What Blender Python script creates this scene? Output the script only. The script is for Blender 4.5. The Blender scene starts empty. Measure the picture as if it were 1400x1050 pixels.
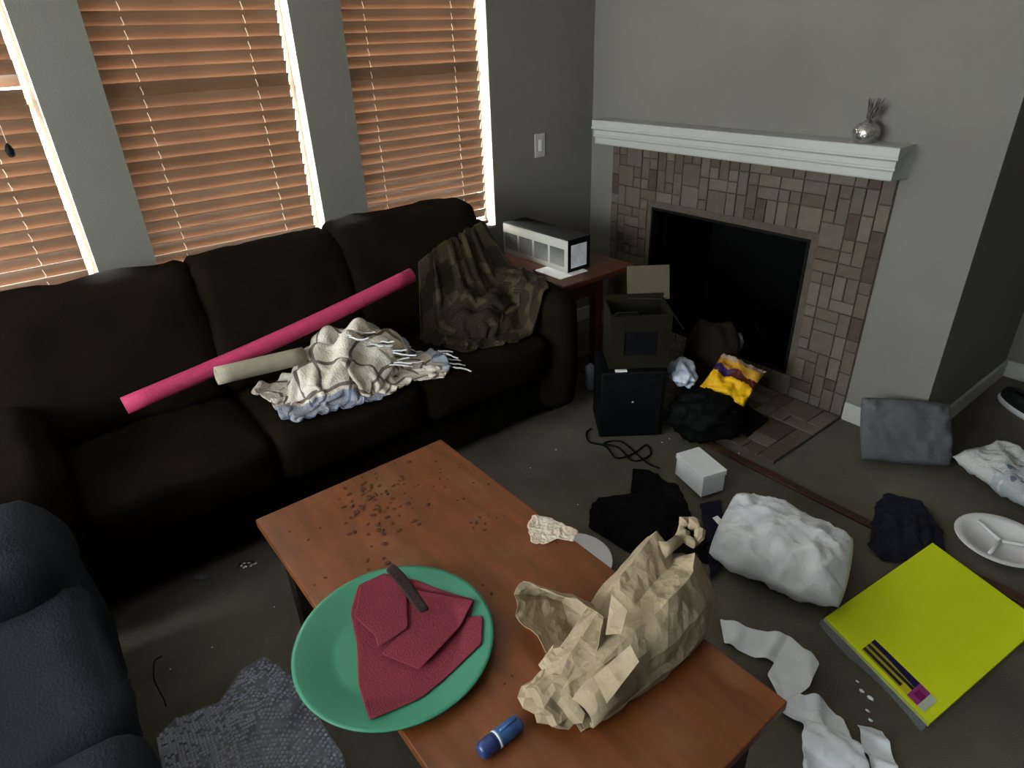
import bpy, bmesh, math, random
import numpy as np
from mathutils import Vector, Matrix, noise as mnoise

scene = bpy.context.scene
COL = scene.collection
random.seed(7)
PI = math.pi

# ------------------------------------------------------------------ camera
FPX = 880.31                       # focal length in pixels of a 1400x1050 frame
YAW, PITCH, ROLL = -0.916295, -0.494413, -0.0387702
CAM = np.array([2.73281, -2.73132, 1.6])
def _axes():
    f = np.array([math.cos(PITCH)*math.sin(YAW), math.cos(PITCH)*math.cos(YAW), math.sin(PITCH)])
    r = np.array([math.cos(YAW), -math.sin(YAW), 0.0])
    u = np.cross(r, f)
    return (math.cos(ROLL)*r + math.sin(ROLL)*u, -math.sin(ROLL)*r + math.cos(ROLL)*u, f)
RT, UP, FW = _axes()
cam_data = bpy.data.cameras.new('camera')
cam_data.sensor_width = 36.0
cam_data.lens = FPX/1400*36
cam_data.clip_start = 0.02
cam = bpy.data.objects.new('camera', cam_data)
COL.objects.link(cam)
cam.matrix_world = Matrix(((RT[0], UP[0], -FW[0], CAM[0]), (RT[1], UP[1], -FW[1], CAM[1]),
                           (RT[2], UP[2], -FW[2], CAM[2]), (0, 0, 0, 1)))
scene.camera = cam

# ------------------------------------------------------------------ world, daylight, exposure
world = bpy.data.worlds.new('world'); scene.world = world
world.use_nodes = True
bg = world.node_tree.nodes['Background']
bg.inputs[0].default_value = (1.0, 0.99, 0.97, 1)
bg.inputs[1].default_value = 4.0
def area(name, loc, rot, sx, sy, power, color=(1, 1, 1)):
    l = bpy.data.lights.new(name, 'AREA'); l.shape = 'RECTANGLE'; l.size = sx; l.size_y = sy
    l.energy = power; l.color = color
    o = bpy.data.objects.new(name, l); COL.objects.link(o); o.location = loc; o.rotation_euler = rot
    return o
# room light from an added, unseen window in the wall behind the photographer
area('daylight_added_window', (1.55, -5.24, 1.55), (PI/2, 0, 0), 2.5, 1.25, 122, (0.90, 0.96, 1.0))
# daylight falling on the outside of the three blinds
area('daylight_windows', (-2.3, -1.9, 2.1), (0, -math.radians(72), 0), 2.6, 4.6, 5800, (1.0, 0.98, 0.95))
vs = scene.view_settings
vs.view_transform = 'Standard'; vs.look = 'None'; vs.gamma = 1.0; vs.use_curve_mapping = False
vs.exposure = 0.5

# ------------------------------------------------------------------ measuring helper
def at(u, v, z=0.0):
    d = RT*(u-700)/FPX - UP*(v-525)/FPX + FW
    return CAM + d*((z-CAM[2])/d[2])
def at_x(u, v, x):
    d = RT*(u-700)/FPX - UP*(v-525)/FPX + FW
    return CAM + d*((x-CAM[0])/d[0])
def at_y(u, v, y):
    d = RT*(u-700)/FPX - UP*(v-525)/FPX + FW
    return CAM + d*((y-CAM[1])/d[1])

# ------------------------------------------------------------------ materials
def lin(c):
    return tuple((x/255/12.92) if x/255 <= 0.04045 else ((x/255+0.055)/1.055)**2.4 for x in c)
MATS = {}
def mat(name, rgb, rough=0.8, var=0.12, scale=12.0, bump=0.0, bscale=None, metallic=0.0, spec=0.3,
        sheen=0.0, alpha=None, trans=0.0, coat=0.0, rgb2=None, detail=6.0, stretch=None):
    """procedural material: base colour broken up by noise, optional bump"""
    m = bpy.data.materials.new(name); m.use_nodes = True
    nt = m.node_tree; N = nt.nodes; L = nt.links; b = N['Principled BSDF']
    b.inputs['Roughness'].default_value = rough
    b.inputs['Metallic'].default_value = metallic
    b.inputs['Specular IOR Level'].default_value = spec
    b.inputs['Sheen Weight'].default_value = sheen
    b.inputs['Coat Weight'].default_value = coat
    b.inputs['Transmission Weight'].default_value = trans
    if alpha is not None: b.inputs['Alpha'].default_value = alpha
    tc = N.new('ShaderNodeTexCoord'); mp = N.new('ShaderNodeMapping')
    L.new(tc.outputs['Object'], mp.inputs[0])
    if stretch: mp.inputs['Scale'].default_value = stretch
    nz = N.new('ShaderNodeTexNoise'); nz.inputs['Scale'].default_value = scale; nz.inputs['Detail'].default_value = detail
    L.new(mp.outputs[0], nz.inputs['Vector'])
    rp = N.new('ShaderNodeValToRGB'); L.new(nz.outputs['Fac'], rp.inputs[0])
    c = lin(rgb)
    if rgb2 is None:
        a = tuple(x*(1-var) for x in c); d = tuple(min(1, x*(1+var)) for x in c)
    else:
        a = c; d = lin(rgb2)
    rp.color_ramp.elements[0].color = (*a, 1); rp.color_ramp.elements[1].color = (*d, 1)
    rp.color_ramp.elements[0].position = 0.32; rp.color_ramp.elements[1].position = 0.68
    L.new(rp.outputs[0], b.inputs['Base Color'])
    if bump:
        n2 = N.new('ShaderNodeTexNoise'); n2.inputs['Scale'].default_value = bscale or scale*6; n2.inputs['Detail'].default_value = 4
        L.new(mp.outputs[0], n2.inputs['Vector'])
        bp = N.new('ShaderNodeBump'); bp.inputs['Strength'].default_value = bump; bp.inputs['Distance'].default_value = 0.01
        L.new(n2.outputs['Fac'], bp.inputs['Height']); L.new(bp.outputs[0], b.inputs['Normal'])
    MATS[name] = m
    return m
def nodes_of(m): return m.node_tree.nodes, m.node_tree.links, m.node_tree.nodes['Principled BSDF']

M_WALL = mat('wall_paint', (120, 118, 109), 0.9, 0.03, 3, 0.12, 220, spec=0.15)
M_CEIL = mat('ceiling_paint', (205, 203, 198), 0.95, 0.02, 3, 0.1, 90)
M_TRIM = mat('white_trim', (176, 177, 174), 0.55, 0.03, 6, 0.05, 60)
M_CARPET = mat('carpet', (90, 85, 75), 0.97, 0.3, 2.2, 0.8, 330, spec=0.05, rgb2=(124, 117, 103), detail=9)
M_GROUT = mat('grout', (84, 75, 66), 0.95, 0.15, 30, 0.3, 200)
STONE = [mat('stone_%d' % i, c, 0.75, 0.2, 26, 0.4, 120, rgb2=d) for i, (c, d) in enumerate([
    ((90, 78, 66), (98, 86, 73)), ((81, 68, 56), (91, 77, 64)), ((98, 89, 76), (108, 97, 84)),
    ((70, 58, 47), (81, 66, 55)), ((91, 82, 73), (100, 91, 81)), ((93, 81, 68), (86, 74, 62)),
    ((86, 78, 68), (95, 87, 75))])]
M_SOOT = mat('firebox_metal', (7, 7, 7), 0.9, 0.3, 8, 0.3, 60, spec=0.1)
M_SLAT = mat('blind_wood', (106, 82, 64), 0.45, 0.05, 3, 0.0, 40, stretch=(3, 1.2, 3), rgb2=(96, 73, 56))
M_CORD = mat('blind_cord', (225, 220, 208), 0.8, 0.05, 60)
M_FRAME = mat('window_vinyl', (232, 232, 228), 0.5, 0.02, 10)
M_SOFA = mat('brown_microfibre', (26, 20, 14), 0.95, 0.2, 7, 0.35, 300, spec=0.03)
M_SOFA2 = mat('brown_base_cloth', (20, 16, 12), 0.95, 0.2, 7, 0.3, 300, spec=0.05)
M_DARKWOOD = mat('dark_wood', (40, 26, 18), 0.6, 0.2, 20)
M_ENDWOOD = mat('mahogany_wood', (88, 46, 28), 0.4, 0.25, 6, 0.05, 60, stretch=(1, 8, 8), rgb2=(66, 33, 20))
M_NAVY = mat('navy_upholstery', (42, 46, 54), 0.9, 0.12, 5, 0.3, 180, spec=0.08)
M_PINK = mat('pink_foam', (178, 54, 92), 0.75, 0.06, 30, 0.25, 220)
M_TUBE = mat('grey_foam', (158, 148, 130), 0.8, 0.08, 25, 0.25, 200)
M_BLACK = mat('black_plastic', (10, 10, 11), 0.6, 0.2, 20, spec=0.15)
M_BLACKCLOTH = mat('black_cloth', (17, 17, 20), 0.95, 0.25, 12, 0.4, 260, spec=0.08)
M_BLACKBAG = mat('black_bin_liner', (9, 9, 10), 0.7, 0.2, 12, 0.3, 60, spec=0.1)
M_NAVYCLOTH = mat('dark_navy_cloth', (27, 28, 42), 0.95, 0.3, 30, 0.5, 200, spec=0.1, rgb2=(44, 44, 60))
M_OLIVE = mat('olive_board', (30, 28, 18), 0.9, 0.15, 9, 0.15, 70, spec=0.08)
M_TANBOARD = mat('tan_board', (88, 78, 64), 0.85, 0.1, 9, 0.1, 60)
M_BROWNSACK = mat('dark_brown_sack', (36, 28, 21), 0.95, 0.2, 8, 0.2, 50, spec=0.1)
M_WHITEBOX = mat('white_card', (232, 234, 238), 0.6, 0.03, 12, 0.05, 60)
M_PILLOW = mat('white_pillow_cloth', (238, 241, 246), 0.85, 0.1, 9, 0.3, 60, rgb2=(212, 217, 226), detail=8)
M_TOWEL = mat('white_tissue', (234, 239, 247), 0.9, 0.05, 14, 0.12, 150)
M_FOAM = mat('white_foam', (225, 225, 228), 0.5, 0.03, 20)
M_GREYCUSH = mat('grey_cushion_cloth', (92, 95, 100), 0.95, 0.1, 6, 0.35, 260)
M_GREEN = mat('green_plastic', (52, 124, 97), 0.38, 0.06, 8, 0.03, 60, spec=0.5)
M_RED = mat('maroon_napkin', (112, 38, 50), 0.9, 0.1, 14, 0.3, 260)
M_DARKSTRAP = mat('dark_brown_cloth', (40, 26, 27), 0.9, 0.2, 30, 0.3, 150)
M_PAPER = mat('kraft_paper', (164, 146, 122), 0.85, 0.08, 10, 0.4, 38, rgb2=(146, 128, 106), detail=9)
M_TORN = mat('torn_tissue', (196, 172, 152), 0.9, 0.2, 30, 0.5, 120, rgb2=(222, 210, 198))
M_CRUMB = mat('dark_crumb', (78, 44, 28), 0.9, 0.3, 80)
M_BLUE = mat('blue_translucent_plastic', (58, 98, 150), 0.3, 0.15, 50, spec=0.5, rgb2=(38, 70, 120))
M_BLUEDARK = mat('navy_plastic', (36, 52, 100), 0.3, 0.15, 50, spec=0.5)
M_STRIPWOOD = mat('strip_wood', (72, 46, 28), 0.7, 0.3, 12, 0.2, 80, stretch=(1, 10, 10))
M_SILVER = mat('mercury_glass', (190, 186, 180), 0.22, 0.25, 60, 0.3, 90, metallic=0.9)
M_DARKSPRIG = mat('dark_sprig', (84, 80, 72), 0.6, 0.3, 50)
M_PLATE = mat('switch_plastic', (188, 186, 178), 0.5, 0.03, 30)
M_DECK = mat('patio_concrete', (170, 166, 158), 0.9, 0.1, 4)
M_CLEARBAG = mat('cloudy_plastic', (196, 206, 224), 0.35, 0.15, 20, 0.3, 60)
M_SHOE = mat('black_shoe_cloth', (20, 20, 22), 0.9, 0.2, 30)

def glass_mat(name, tint, fac):
    m = bpy.data.materials.new(name); m.use_nodes = True
    N, L, b = nodes_of(m)
    out = N['Material Output']
    t = N.new('ShaderNodeBsdfTransparent'); t.inputs[0].default_value = (*tint, 1)
    g = N.new('ShaderNodeBsdfGlossy'); g.inputs['Roughness'].default_value = 0.05
    mx = N.new('ShaderNodeMixShader'); mx.inputs[0].default_value = fac
    L.new(t.outputs[0], mx.inputs[1]); L.new(g.outputs[0], mx.inputs[2]); L.new(mx.outputs[0], out.inputs[0])
    return m
def crease(m, scale=24.0, strength=0.5, dist=0.006):
    """crinkled-paper relief: distorted voronoi facets added to the bump"""
    N, L, b = nodes_of(m)
    tc = N.new('ShaderNodeTexCoord'); nz = N.new('ShaderNodeTexNoise'); nz.inputs['Scale'].default_value = scale*0.4
    L.new(tc.outputs['Object'], nz.inputs['Vector'])
    ad = N.new('ShaderNodeVectorMath'); ad.operation = 'MULTIPLY_ADD'
    L.new(nz.outputs['Color'], ad.inputs[0]); ad.inputs[1].default_value = (0.06, 0.06, 0.06); L.new(tc.outputs['Object'], ad.inputs[2])
    vo = N.new('ShaderNodeTexVoronoi'); vo.inputs['Scale'].default_value = scale; L.new(ad.outputs[0], vo.inputs['Vector'])
    bp = N.new('ShaderNodeBump'); bp.inputs['Strength'].default_value = strength; bp.inputs['Distance'].default_value = dist
    L.new(vo.outputs['Distance'], bp.inputs['Height'])
    if b.inputs['Normal'].links: L.new(b.inputs['Normal'].links[0].from_socket, bp.inputs['Normal'])
    L.new(bp.outputs[0], b.inputs['Normal'])
crease(M_PAPER, 26, 0.55, 0.012)
crease(M_TOWEL, 22, 0.4, 0.010)
crease(M_TORN, 40, 0.6, 0.010)
crease(M_PILLOW, 13, 0.35, 0.02)
M_GLASS = glass_mat('window_glass', (0.95, 0.97, 0.96), 0.06)
def film_mat(name, rgb, alpha, rough):
    m = mat(name, rgb, rough, 0.1, 30, 0.25, 90, spec=0.7)
    b = m.node_tree.nodes['Principled BSDF']; b.inputs['Alpha'].default_value = alpha
    return m
M_BUBBLE = film_mat('bubble_film', (150, 154, 176), 0.42, 0.12)
M_BUBBLES = film_mat('bubble_domes', (196, 200, 216), 0.62, 0.04)
M_FILM = film_mat('clear_wrap', (150, 160, 170), 0.35, 0.2)

def table_material():
    m = mat('orange_stained_wood', (118, 64, 30), 0.4, 0.2, 3.0, 0.04, 50, stretch=(2, 9, 2), rgb2=(92, 49, 22), spec=0.5)
    N, L, b = nodes_of(m)
    # greasy dull patch and dusty scuffs with their own outline
    tc = N.new('ShaderNodeTexCoord'); nz = N.new('ShaderNodeTexNoise'); nz.inputs['Scale'].default_value = 7; nz.inputs['Detail'].default_value = 8
    L.new(tc.outputs['Object'], nz.inputs['Vector'])
    rp = N.new('ShaderNodeValToRGB'); rp.color_ramp.elements[0].position = 0.56; rp.color_ramp.elements[1].position = 0.78
    rp.color_ramp.elements[1].color = (0.25, 0.25, 0.25, 1)
    L.new(nz.outputs['Fac'], rp.inputs[0])
    mx = N.new('ShaderNodeMix'); mx.data_type = 'RGBA'
    src = b.inputs['Base Color'].links[0].from_socket
    L.new(rp.outputs[0], mx.inputs[0]); L.new(src, mx.inputs[6]); mx.inputs[7].default_value = (*lin((150, 116, 88)), 1)
    L.new(mx.outputs[2], b.inputs['Base Color'])
    return m
M_TABLE = table_material()

def uv_material(name, build, rough=0.9, bump=0.3, bscale=200):
    m = bpy.data.materials.new(name); m.use_nodes = True
    N, L, b = nodes_of(m)
    b.inputs['Roughness'].default_value = rough; b.inputs['Specular IOR Level'].default_value = 0.15
    uv = N.new('ShaderNodeUVMap'); uv.uv_map = 'UVMap'
    sep = N.new('ShaderNodeSeparateXYZ'); L.new(uv.outputs[0], sep.inputs[0])
    col = build(N, L, uv.outputs[0], sep.outputs[0], sep.outputs[1])
    L.new(col, b.inputs['Base Color'])
    tc = N.new('ShaderNodeTexCoord')
    n2 = N.new('ShaderNodeTexNoise'); n2.inputs['Scale'].default_value = bscale
    L.new(tc.outputs['Object'], n2.inputs['Vector'])
    bp = N.new('ShaderNodeBump'); bp.inputs['Strength'].default_value = bump; bp.inputs['Distance'].default_value = 0.01
    L.new(n2.outputs['Fac'], bp.inputs['Height']); L.new(bp.outputs[0], b.inputs['Normal'])
    return m
def M_(N, L, op, a, b=None):
    n = N.new('ShaderNodeMath'); n.operation = op
    for i, s in enumerate((a, b)):
        if s is None: continue
        if isinstance(s, (int, float)): n.inputs[i].default_value = s
        else: L.new(s, n.inputs[i])
    return n.outputs[0]
def mixc(N, L, fac, a, b):
    n = N.new('ShaderNodeMix'); n.data_type = 'RGBA'
    if isinstance(fac, (int, float)): n.inputs[0].default_value = fac
    else: L.new(fac, n.inputs[0])
    for i, s in ((6, a), (7, b)):
        if isinstance(s, tuple): n.inputs[i].default_value = (*s, 1)
        else: L.new(s, n.inputs[i])
    return n.outputs[2]
def stripe(N, L, c, freq, off, width):
    f = M_(N, L, 'FRACT', M_(N, L, 'ADD', M_(N, L, 'MULTIPLY', c, freq), off))
    return M_(N, L, 'LESS_THAN', f, width)
def plaid(N, L, uv, u, v):
    nz = N.new('ShaderNodeTexNoise'); nz.inputs['Scale'].default_value = 3.0
    L.new(uv, nz.inputs['Vector'])
    base = mixc(N, L, nz.outputs['Fac'], lin((206, 196, 182)), lin((184, 170, 156)))
    wide = M_(N, L, 'MAXIMUM', stripe(N, L, u, 2, 0.2, 0.3), stripe(N, L, v, 2, 0.55, 0.3))
    c = mixc(N, L, M_(N, L, 'MULTIPLY', wide, 0.45), base, lin((226, 220, 210)))
    line = M_(N, L, 'MAXIMUM', stripe(N, L, u, 6, 0.05, 0.10), stripe(N, L, v, 6, 0.4, 0.10))
    c = mixc(N, L, M_(N, L, 'MULTIPLY', line, 0.85), c, lin((78, 62, 60)))
    blue = M_(N, L, 'MAXIMUM', M_(N, L, 'LESS_THAN', u, 0.14), M_(N, L, 'GREATER_THAN', u, 0.9))
    c = mixc(N, L, M_(N, L, 'MULTIPLY', blue, 0.65), c, lin((92, 110, 146)))
    return c
M_PLAID = uv_material('cream_plaid_wool', plaid, 0.95, 0.5, 160)
def patchwork(N, L, uv, u, v):
    ck = N.new('ShaderNodeTexChecker'); ck.inputs['Scale'].default_value = 7.0
    ck.inputs[1].default_value = (*lin((40, 32, 23)), 1); ck.inputs[2].default_value = (*lin((66, 56, 40)), 1)
    L.new(uv, ck.inputs['Vector'])
    vor = N.new('ShaderNodeTexVoronoi'); vor.distance = 'CHEBYCHEV'; vor.inputs['Scale'].default_value = 7.0; vor.inputs['Randomness'].default_value = 0.25
    L.new(uv, vor.inputs['Vector'])
    hs = N.new('ShaderNodeSeparateColor'); L.new(vor.outputs['Color'], hs.inputs[0])
    c = mixc(N, L, M_(N, L, 'GREATER_THAN', hs.outputs[0], 0.62), ck.outputs[0], lin((36, 27, 20)))
    wv = N.new('ShaderNodeTexWave'); wv.inputs['Scale'].default_value = 22; wv.inputs['Distortion'].default_value = 1.5
    L.new(uv, wv.inputs['Vector'])
    return mixc(N, L, M_(N, L, 'MULTIPLY', wv.outputs['Fac'], 0.3), c, lin((80, 70, 50)))
M_PATCH = uv_material('olive_patchwork', patchwork, 0.95, 0.5, 180)
def speckled(N, L, uv, u, v):
    nz = N.new('ShaderNodeTexNoise'); nz.inputs['Scale'].default_value = 11; nz.inputs['Detail'].default_value = 3
    L.new(uv, nz.inputs['Vector'])
    base = mixc(N, L, nz.outputs['Fac'], lin((202, 202, 198)), lin((182, 186, 190)))
    vo = N.new('ShaderNodeTexVoronoi'); vo.inputs['Scale'].default_value = 9.0
    L.new(uv, vo.inputs['Vector'])
    blob = M_(N, L, 'LESS_THAN', vo.outputs['Distance'], 0.27)
    zone = M_(N, L, 'GREATER_THAN', M_(N, L, 'ADD', M_(N, L, 'MULTIPLY', u, 0.8), M_(N, L, 'MULTIPLY', nz.outputs['Fac'], 0.4)), 0.62)
    haze = mixc(N, L, M_(N, L, 'MULTIPLY', zone, 0.55), base, lin((140, 152, 160)))
    return mixc(N, L, M_(N, L, 'MULTIPLY', blob, M_(N, L, 'MULTIPLY', zone, 0.8)), haze, lin((58, 70, 96)))
M_SPECK = uv_material('blue_flowered_cloth', speckled, 0.9, 0.4, 150)
def bagprint(N, L, uv, u, v):
    nz = N.new('ShaderNodeTexNoise'); nz.inputs['Scale'].default_value = 5; nz.inputs['Detail'].default_value = 3
    L.new(uv, nz.inputs['Vector'])
    vv = M_(N, L, 'ADD', v, M_(N, L, 'MULTIPLY', M_(N, L, 'SUBTRACT', nz.outputs['Fac'], 0.5), 0.25))
    c = mixc(N, L, M_(N, L, 'GREATER_THAN', vv, 0.62), lin((224, 172, 26)), lin((176, 128, 44)))
    band = M_(N, L, 'MULTIPLY', M_(N, L, 'GREATER_THAN', vv, 0.46), M_(N, L, 'LESS_THAN', vv, 0.64))
    half = mixc(N, L, M_(N, L, 'GREATER_THAN', u, 0.42), lin((52, 30, 78)), lin((84, 34, 26)))
    c = mixc(N, L, band, c, half)
    top = M_(N, L, 'GREATER_THAN', vv, 0.86)
    return mixc(N, L, top, c, lin((150, 130, 118)))
M_BAGPRINT = uv_material('yellow_purple_print', bagprint, 0.5, 0.2, 60)
def neon(N, L, uv, u, v):
    nz = N.new('ShaderNodeTexNoise'); nz.inputs['Scale'].default_value = 5; L.new(uv, nz.inputs['Vector'])
    return mixc(N, L, nz.outputs['Fac'], lin((232, 244, 40)), lin((222, 236, 32)))
M_NEON = uv_material('neon_yellow_card', neon, 0.6, 0.06, 80)
def label_print(N, L, uv, u, v):
    # u runs along the label, v across it
    c = mixc(N, L, stripe(N, L, v, 3.2, 0.15, 0.45), lin((44, 40, 36)), lin((176, 158, 60)))
    dark = M_(N, L, 'GREATER_THAN', M_(N, L, 'ADD', v, M_(N, L, 'MULTIPLY', u, 0.25)), 0.78)
    c = mixc(N, L, dark, c, lin((34, 28, 74)))
    low = M_(N, L, 'GREATER_THAN', u, 0.62)
    c = mixc(N, L, M_(N, L, 'MULTIPLY', low, M_(N, L, 'LESS_THAN', v, 0.4)), c, lin((206, 196, 44)))
    c = mixc(N, L, M_(N, L, 'GREATER_THAN', u, 0.74), c, lin((150, 60, 128)))
    c = mixc(N, L, M_(N, L, 'MULTIPLY', M_(N, L, 'GREATER_THAN', u, 0.78), M_(N, L, 'MULTIPLY', M_(N, L, 'GREATER_THAN', v, 0.3), M_(N, L, 'LESS_THAN', v, 0.7))), c, lin((126, 24, 90)))
    return mixc(N, L, M_(N, L, 'GREATER_THAN', u, 0.9), c, lin((196, 206, 190)))
M_LABEL = uv_material('printed_label', label_print, 0.4, 0.02, 50)
def pictures(N, L, uv, u, v):
    nz = N.new('ShaderNodeTexNoise'); nz.inputs['Scale'].default_value = 12; nz.inputs['Detail'].default_value = 6
    L.new(uv, nz.inputs['Vector'])
    dark = mixc(N, L, v, lin((150, 148, 142)), lin((40, 40, 40)))
    return mixc(N, L, M_(N, L, 'MULTIPLY', nz.outputs['Fac'], 0.8), dark, lin((128, 128, 124)))
M_PHOTO = uv_material('printed_photo_panel', pictures, 0.4, 0.0, 50)

# ------------------------------------------------------------------ object helpers
def link(name, me, m=None, parent=None):
    o = bpy.data.objects.new(name, me); COL.objects.link(o)
    if m is not None and me is not None:
        if isinstance(m, (list, tuple)):
            for k in m: me.materials.append(k)
        else: me.materials.append(m)
    if parent is not None: o.parent = parent
    return o
def mesh(name, verts, faces, m, parent=None, smooth=False, uvs=None):
    """one mesh object; the origin moves to the base of the shape unless it has a parent"""
    V = np.asarray(verts, float)
    off = np.zeros(3)
    if parent is None:
        off = np.array([(V[:, 0].min()+V[:, 0].max())/2, (V[:, 1].min()+V[:, 1].max())/2, V[:, 2].min()])
    else:
        off = np.array(parent_world(parent))
    me = bpy.data.meshes.new(name)
    me.from_pydata((V-off).tolist(), [], [list(map(int, f)) for f in faces])
    if uvs is not None:
        lay = me.uv_layers.new(name='UVMap')
        idx = np.zeros(len(me.loops), int); me.loops.foreach_get('vertex_index', idx)
        lay.data.foreach_set('uv', np.asarray(uvs, float)[idx].ravel())
    if smooth: me.polygons.foreach_set('use_smooth', [True]*len(me.polygons))
    me.update()
    o = link(name, me, m, parent)
    if parent is None: o.location = off
    return o
def parent_world(p):
    v = Vector((0, 0, 0))
    while p is not None: v = v + p.location; p = p.parent
    return v
def from_bm(name, bm, m, parent=None, smooth=False):
    """geometry in bm is in world space"""
    bmesh.ops.recalc_face_normals(bm, faces=bm.faces)
    bm.verts.ensure_lookup_table()
    V = [tuple(v.co) for v in bm.verts]
    for i, v in enumerate(bm.verts): v.index = i
    F = [[v.index for v in f.verts] for f in bm.faces]
    bm.free()
    return mesh(name, V, F, m, parent, smooth)
def tag(o, label=None, cat=None, group=None, kind=None):
    if label: o['label'] = label
    if cat: o['category'] = cat
    if group: o['group'] = group
    if kind: o['kind'] = kind
    return o
def thing(name, label, cat, loc=(0, 0, 0), group=None):
    o = bpy.data.objects.new(name, None); COL.objects.link(o); o.location = loc
    o.empty_display_size = 0.05
    return tag(o, label, cat, group)
def bm_box(bm, lo, hi, bevel=0.0, seg=2, rot=None, pivot=None):
    lo = Vector(lo); hi = Vector(hi)
    r = bmesh.ops.create_cube(bm, size=1.0)
    vs_ = r['verts']
    for v in vs_:
        v.co = Vector(((lo.x+hi.x)/2 + v.co.x*(hi.x-lo.x), (lo.y+hi.y)/2 + v.co.y*(hi.y-lo.y), (lo.z+hi.z)/2 + v.co.z*(hi.z-lo.z)))
    out = vs_
    if bevel > 0:
        es = list({e for v in vs_ for e in v.link_edges})
        rr = bmesh.ops.bevel(bm, geom=es, offset=bevel, segments=seg, affect='EDGES', profile=0.5)
        out = list({v for f in rr['faces'] for v in f.verts} | {v for v in vs_ if v.is_valid})
    if rot is not None:
        p = Vector(pivot) if pivot is not None else (lo+hi)/2
        bmesh.ops.rotate(bm, verts=out, cent=p, matrix=Matrix.Rotation(rot, 3, 'Z'))
    return out
def box(name, lo, hi, m, parent=None, bevel=0.0, seg=2, rot=None, pivot=None, smooth=False):
    bm = bmesh.new(); bm_box(bm, lo, hi, bevel, seg, rot, pivot)
    return from_bm(name, bm, m, parent, smooth)
def structure(o): o['kind'] = 'structure'; return o
def grid_faces(n, mm):
    i, j = np.meshgrid(np.arange(n-1), np.arange(mm-1), indexing='ij')
    a = (i*mm+j).ravel()
    return np.stack([a, a+mm, a+mm+1, a+1], 1)
def grid_uv(n, mm):
    u, v = np.meshgrid(np.linspace(0, 1, n), np.linspace(0, 1, mm), indexing='ij')
    return np.stack([u.ravel(), v.ravel()], 1)
def solid(o, t, sub=1):
    s = o.modifiers.new('thickness', 'SOLIDIFY'); s.thickness = t; s.offset = 0
    if sub:
        b = o.modifiers.new('smooth', 'SUBSURF'); b.levels = sub; b.render_levels = sub
    return o
def tube(name, pts, r, m, parent=None, seg=8, closed=False, radii=None, caps=True):
    P = [Vector(p) for p in pts]; n = len(P)
    V = []; F = []
    prev = None
    for i, p in enumerate(P):
        a = P[(i-1) % n] if (closed or i > 0) else P[i]
        b = P[(i+1) % n] if (closed or i < n-1) else P[i]
        t = (b-a).normalized()
        if prev is None:
            x = t.orthogonal().normalized()
        else:
            x = (prev - t*prev.dot(t))
            x = x.normalized() if x.length > 1e-6 else t.orthogonal().normalized()
        prev = x; y = t.cross(x)
        rr = radii[i] if radii else r
        for k in range(seg):
            an = 2*PI*k/seg
            V.append(p + (x*math.cos(an) + y*math.sin(an))*rr)
    rng = n if closed else n-1
    for i in range(rng):
        for k in range(seg):
            a = i*seg+k; b = i*seg+(k+1) % seg; j = (i+1) % n
            F.append((a, b, j*seg+(k+1) % seg, j*seg+k))
    if not closed and caps:
        F.append(tuple(range(seg))[::-1]); F.append(tuple((n-1)*seg+k for k in range(seg)))
    return mesh(name, [tuple(v) for v in V], F, m, parent, True)
def smooth_path(pts, k=6):
    P = [Vector(p) for p in pts]; out = []
    for i in range(len(P)-1):
        p0 = P[max(i-1, 0)]; p1 = P[i]; p2 = P[i+1]; p3 = P[min(i+2, len(P)-1)]
        for s in range(k):
            t = s/k
            out.append(0.5*((2*p1) + (p2-p0)*t + (2*p0-5*p1+4*p2-p3)*t*t + (3*p1-p0-3*p2+p3)*t**3))
    out.append(P[-1]); return out
def lathe(name, prof, center, m, parent=None, seg=40, axis=None, sub=0):
    c = Vector(center); V = []; F = []
    Mx = Matrix.Identity(3) if axis is None else Vector((0, 0, 1)).rotation_difference(Vector(axis)).to_matrix()
    n = len(prof)
    for r, z in prof:
        for k in range(seg):
            a = 2*PI*k/seg
            V.append(tuple(c + Mx @ Vector((r*math.cos(a), r*math.sin(a), z))))
    for i in range(n-1):
        for k in range(seg):
            F.append((i*seg+k, i*seg+(k+1) % seg, (i+1)*seg+(k+1) % seg, (i+1)*seg+k))
    if prof[0][0] > 1e-4: F.append(tuple(range(seg))[::-1])
    if prof[-1][0] > 1e-4: F.append(tuple((n-1)*seg+k for k in range(seg)))
    return mesh(name, V, F, m, parent, True)
def fbm(p, seed=0.0):
    return mnoise.fractal(Vector(p)+Vector((seed*7.3, seed*3.1, seed*5.7)), 1.0, 2.0, 4)
def lump(name, center, radii, m, parent=None, amp=0.25, freq=3.0, seed=0, sub=4, floor=None, smooth=True, ridge=False, rotz=0.0, uv=False):
    """crumpled bag / heap body: displaced icosphere flattened on what it stands on"""
    bm = bmesh.new(); bmesh.ops.create_icosphere(bm, subdivisions=sub, radius=1.0)
    c = Vector(center); R = Matrix.Rotation(rotz, 3, 'Z'); uvs = []
    for v in bm.verts:
        n = v.co.normalized()
        s = fbm(n*freq, seed)
        if ridge: s = 0.5-2.0*abs(s)+0.6*fbm(n*freq*2.3, seed+4)
        q = n*(1+amp*s)
        uvs.append((q.x*0.5+0.5, q.y*0.5+0.5))
        q = R @ Vector((q.x*radii[0], q.y*radii[1], q.z*radii[2])) + c
        if floor is not None and q.z < floor: q.z = floor + 0.02*(q.z-floor)*0
        v.co = q
    V = [tuple(v.co) for v in bm.verts]; F = [[v.index for v in f.verts] for f in bm.faces]; bm.free()
    return mesh(name, V, F, m, parent, smooth, uvs if uv else None)
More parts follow.
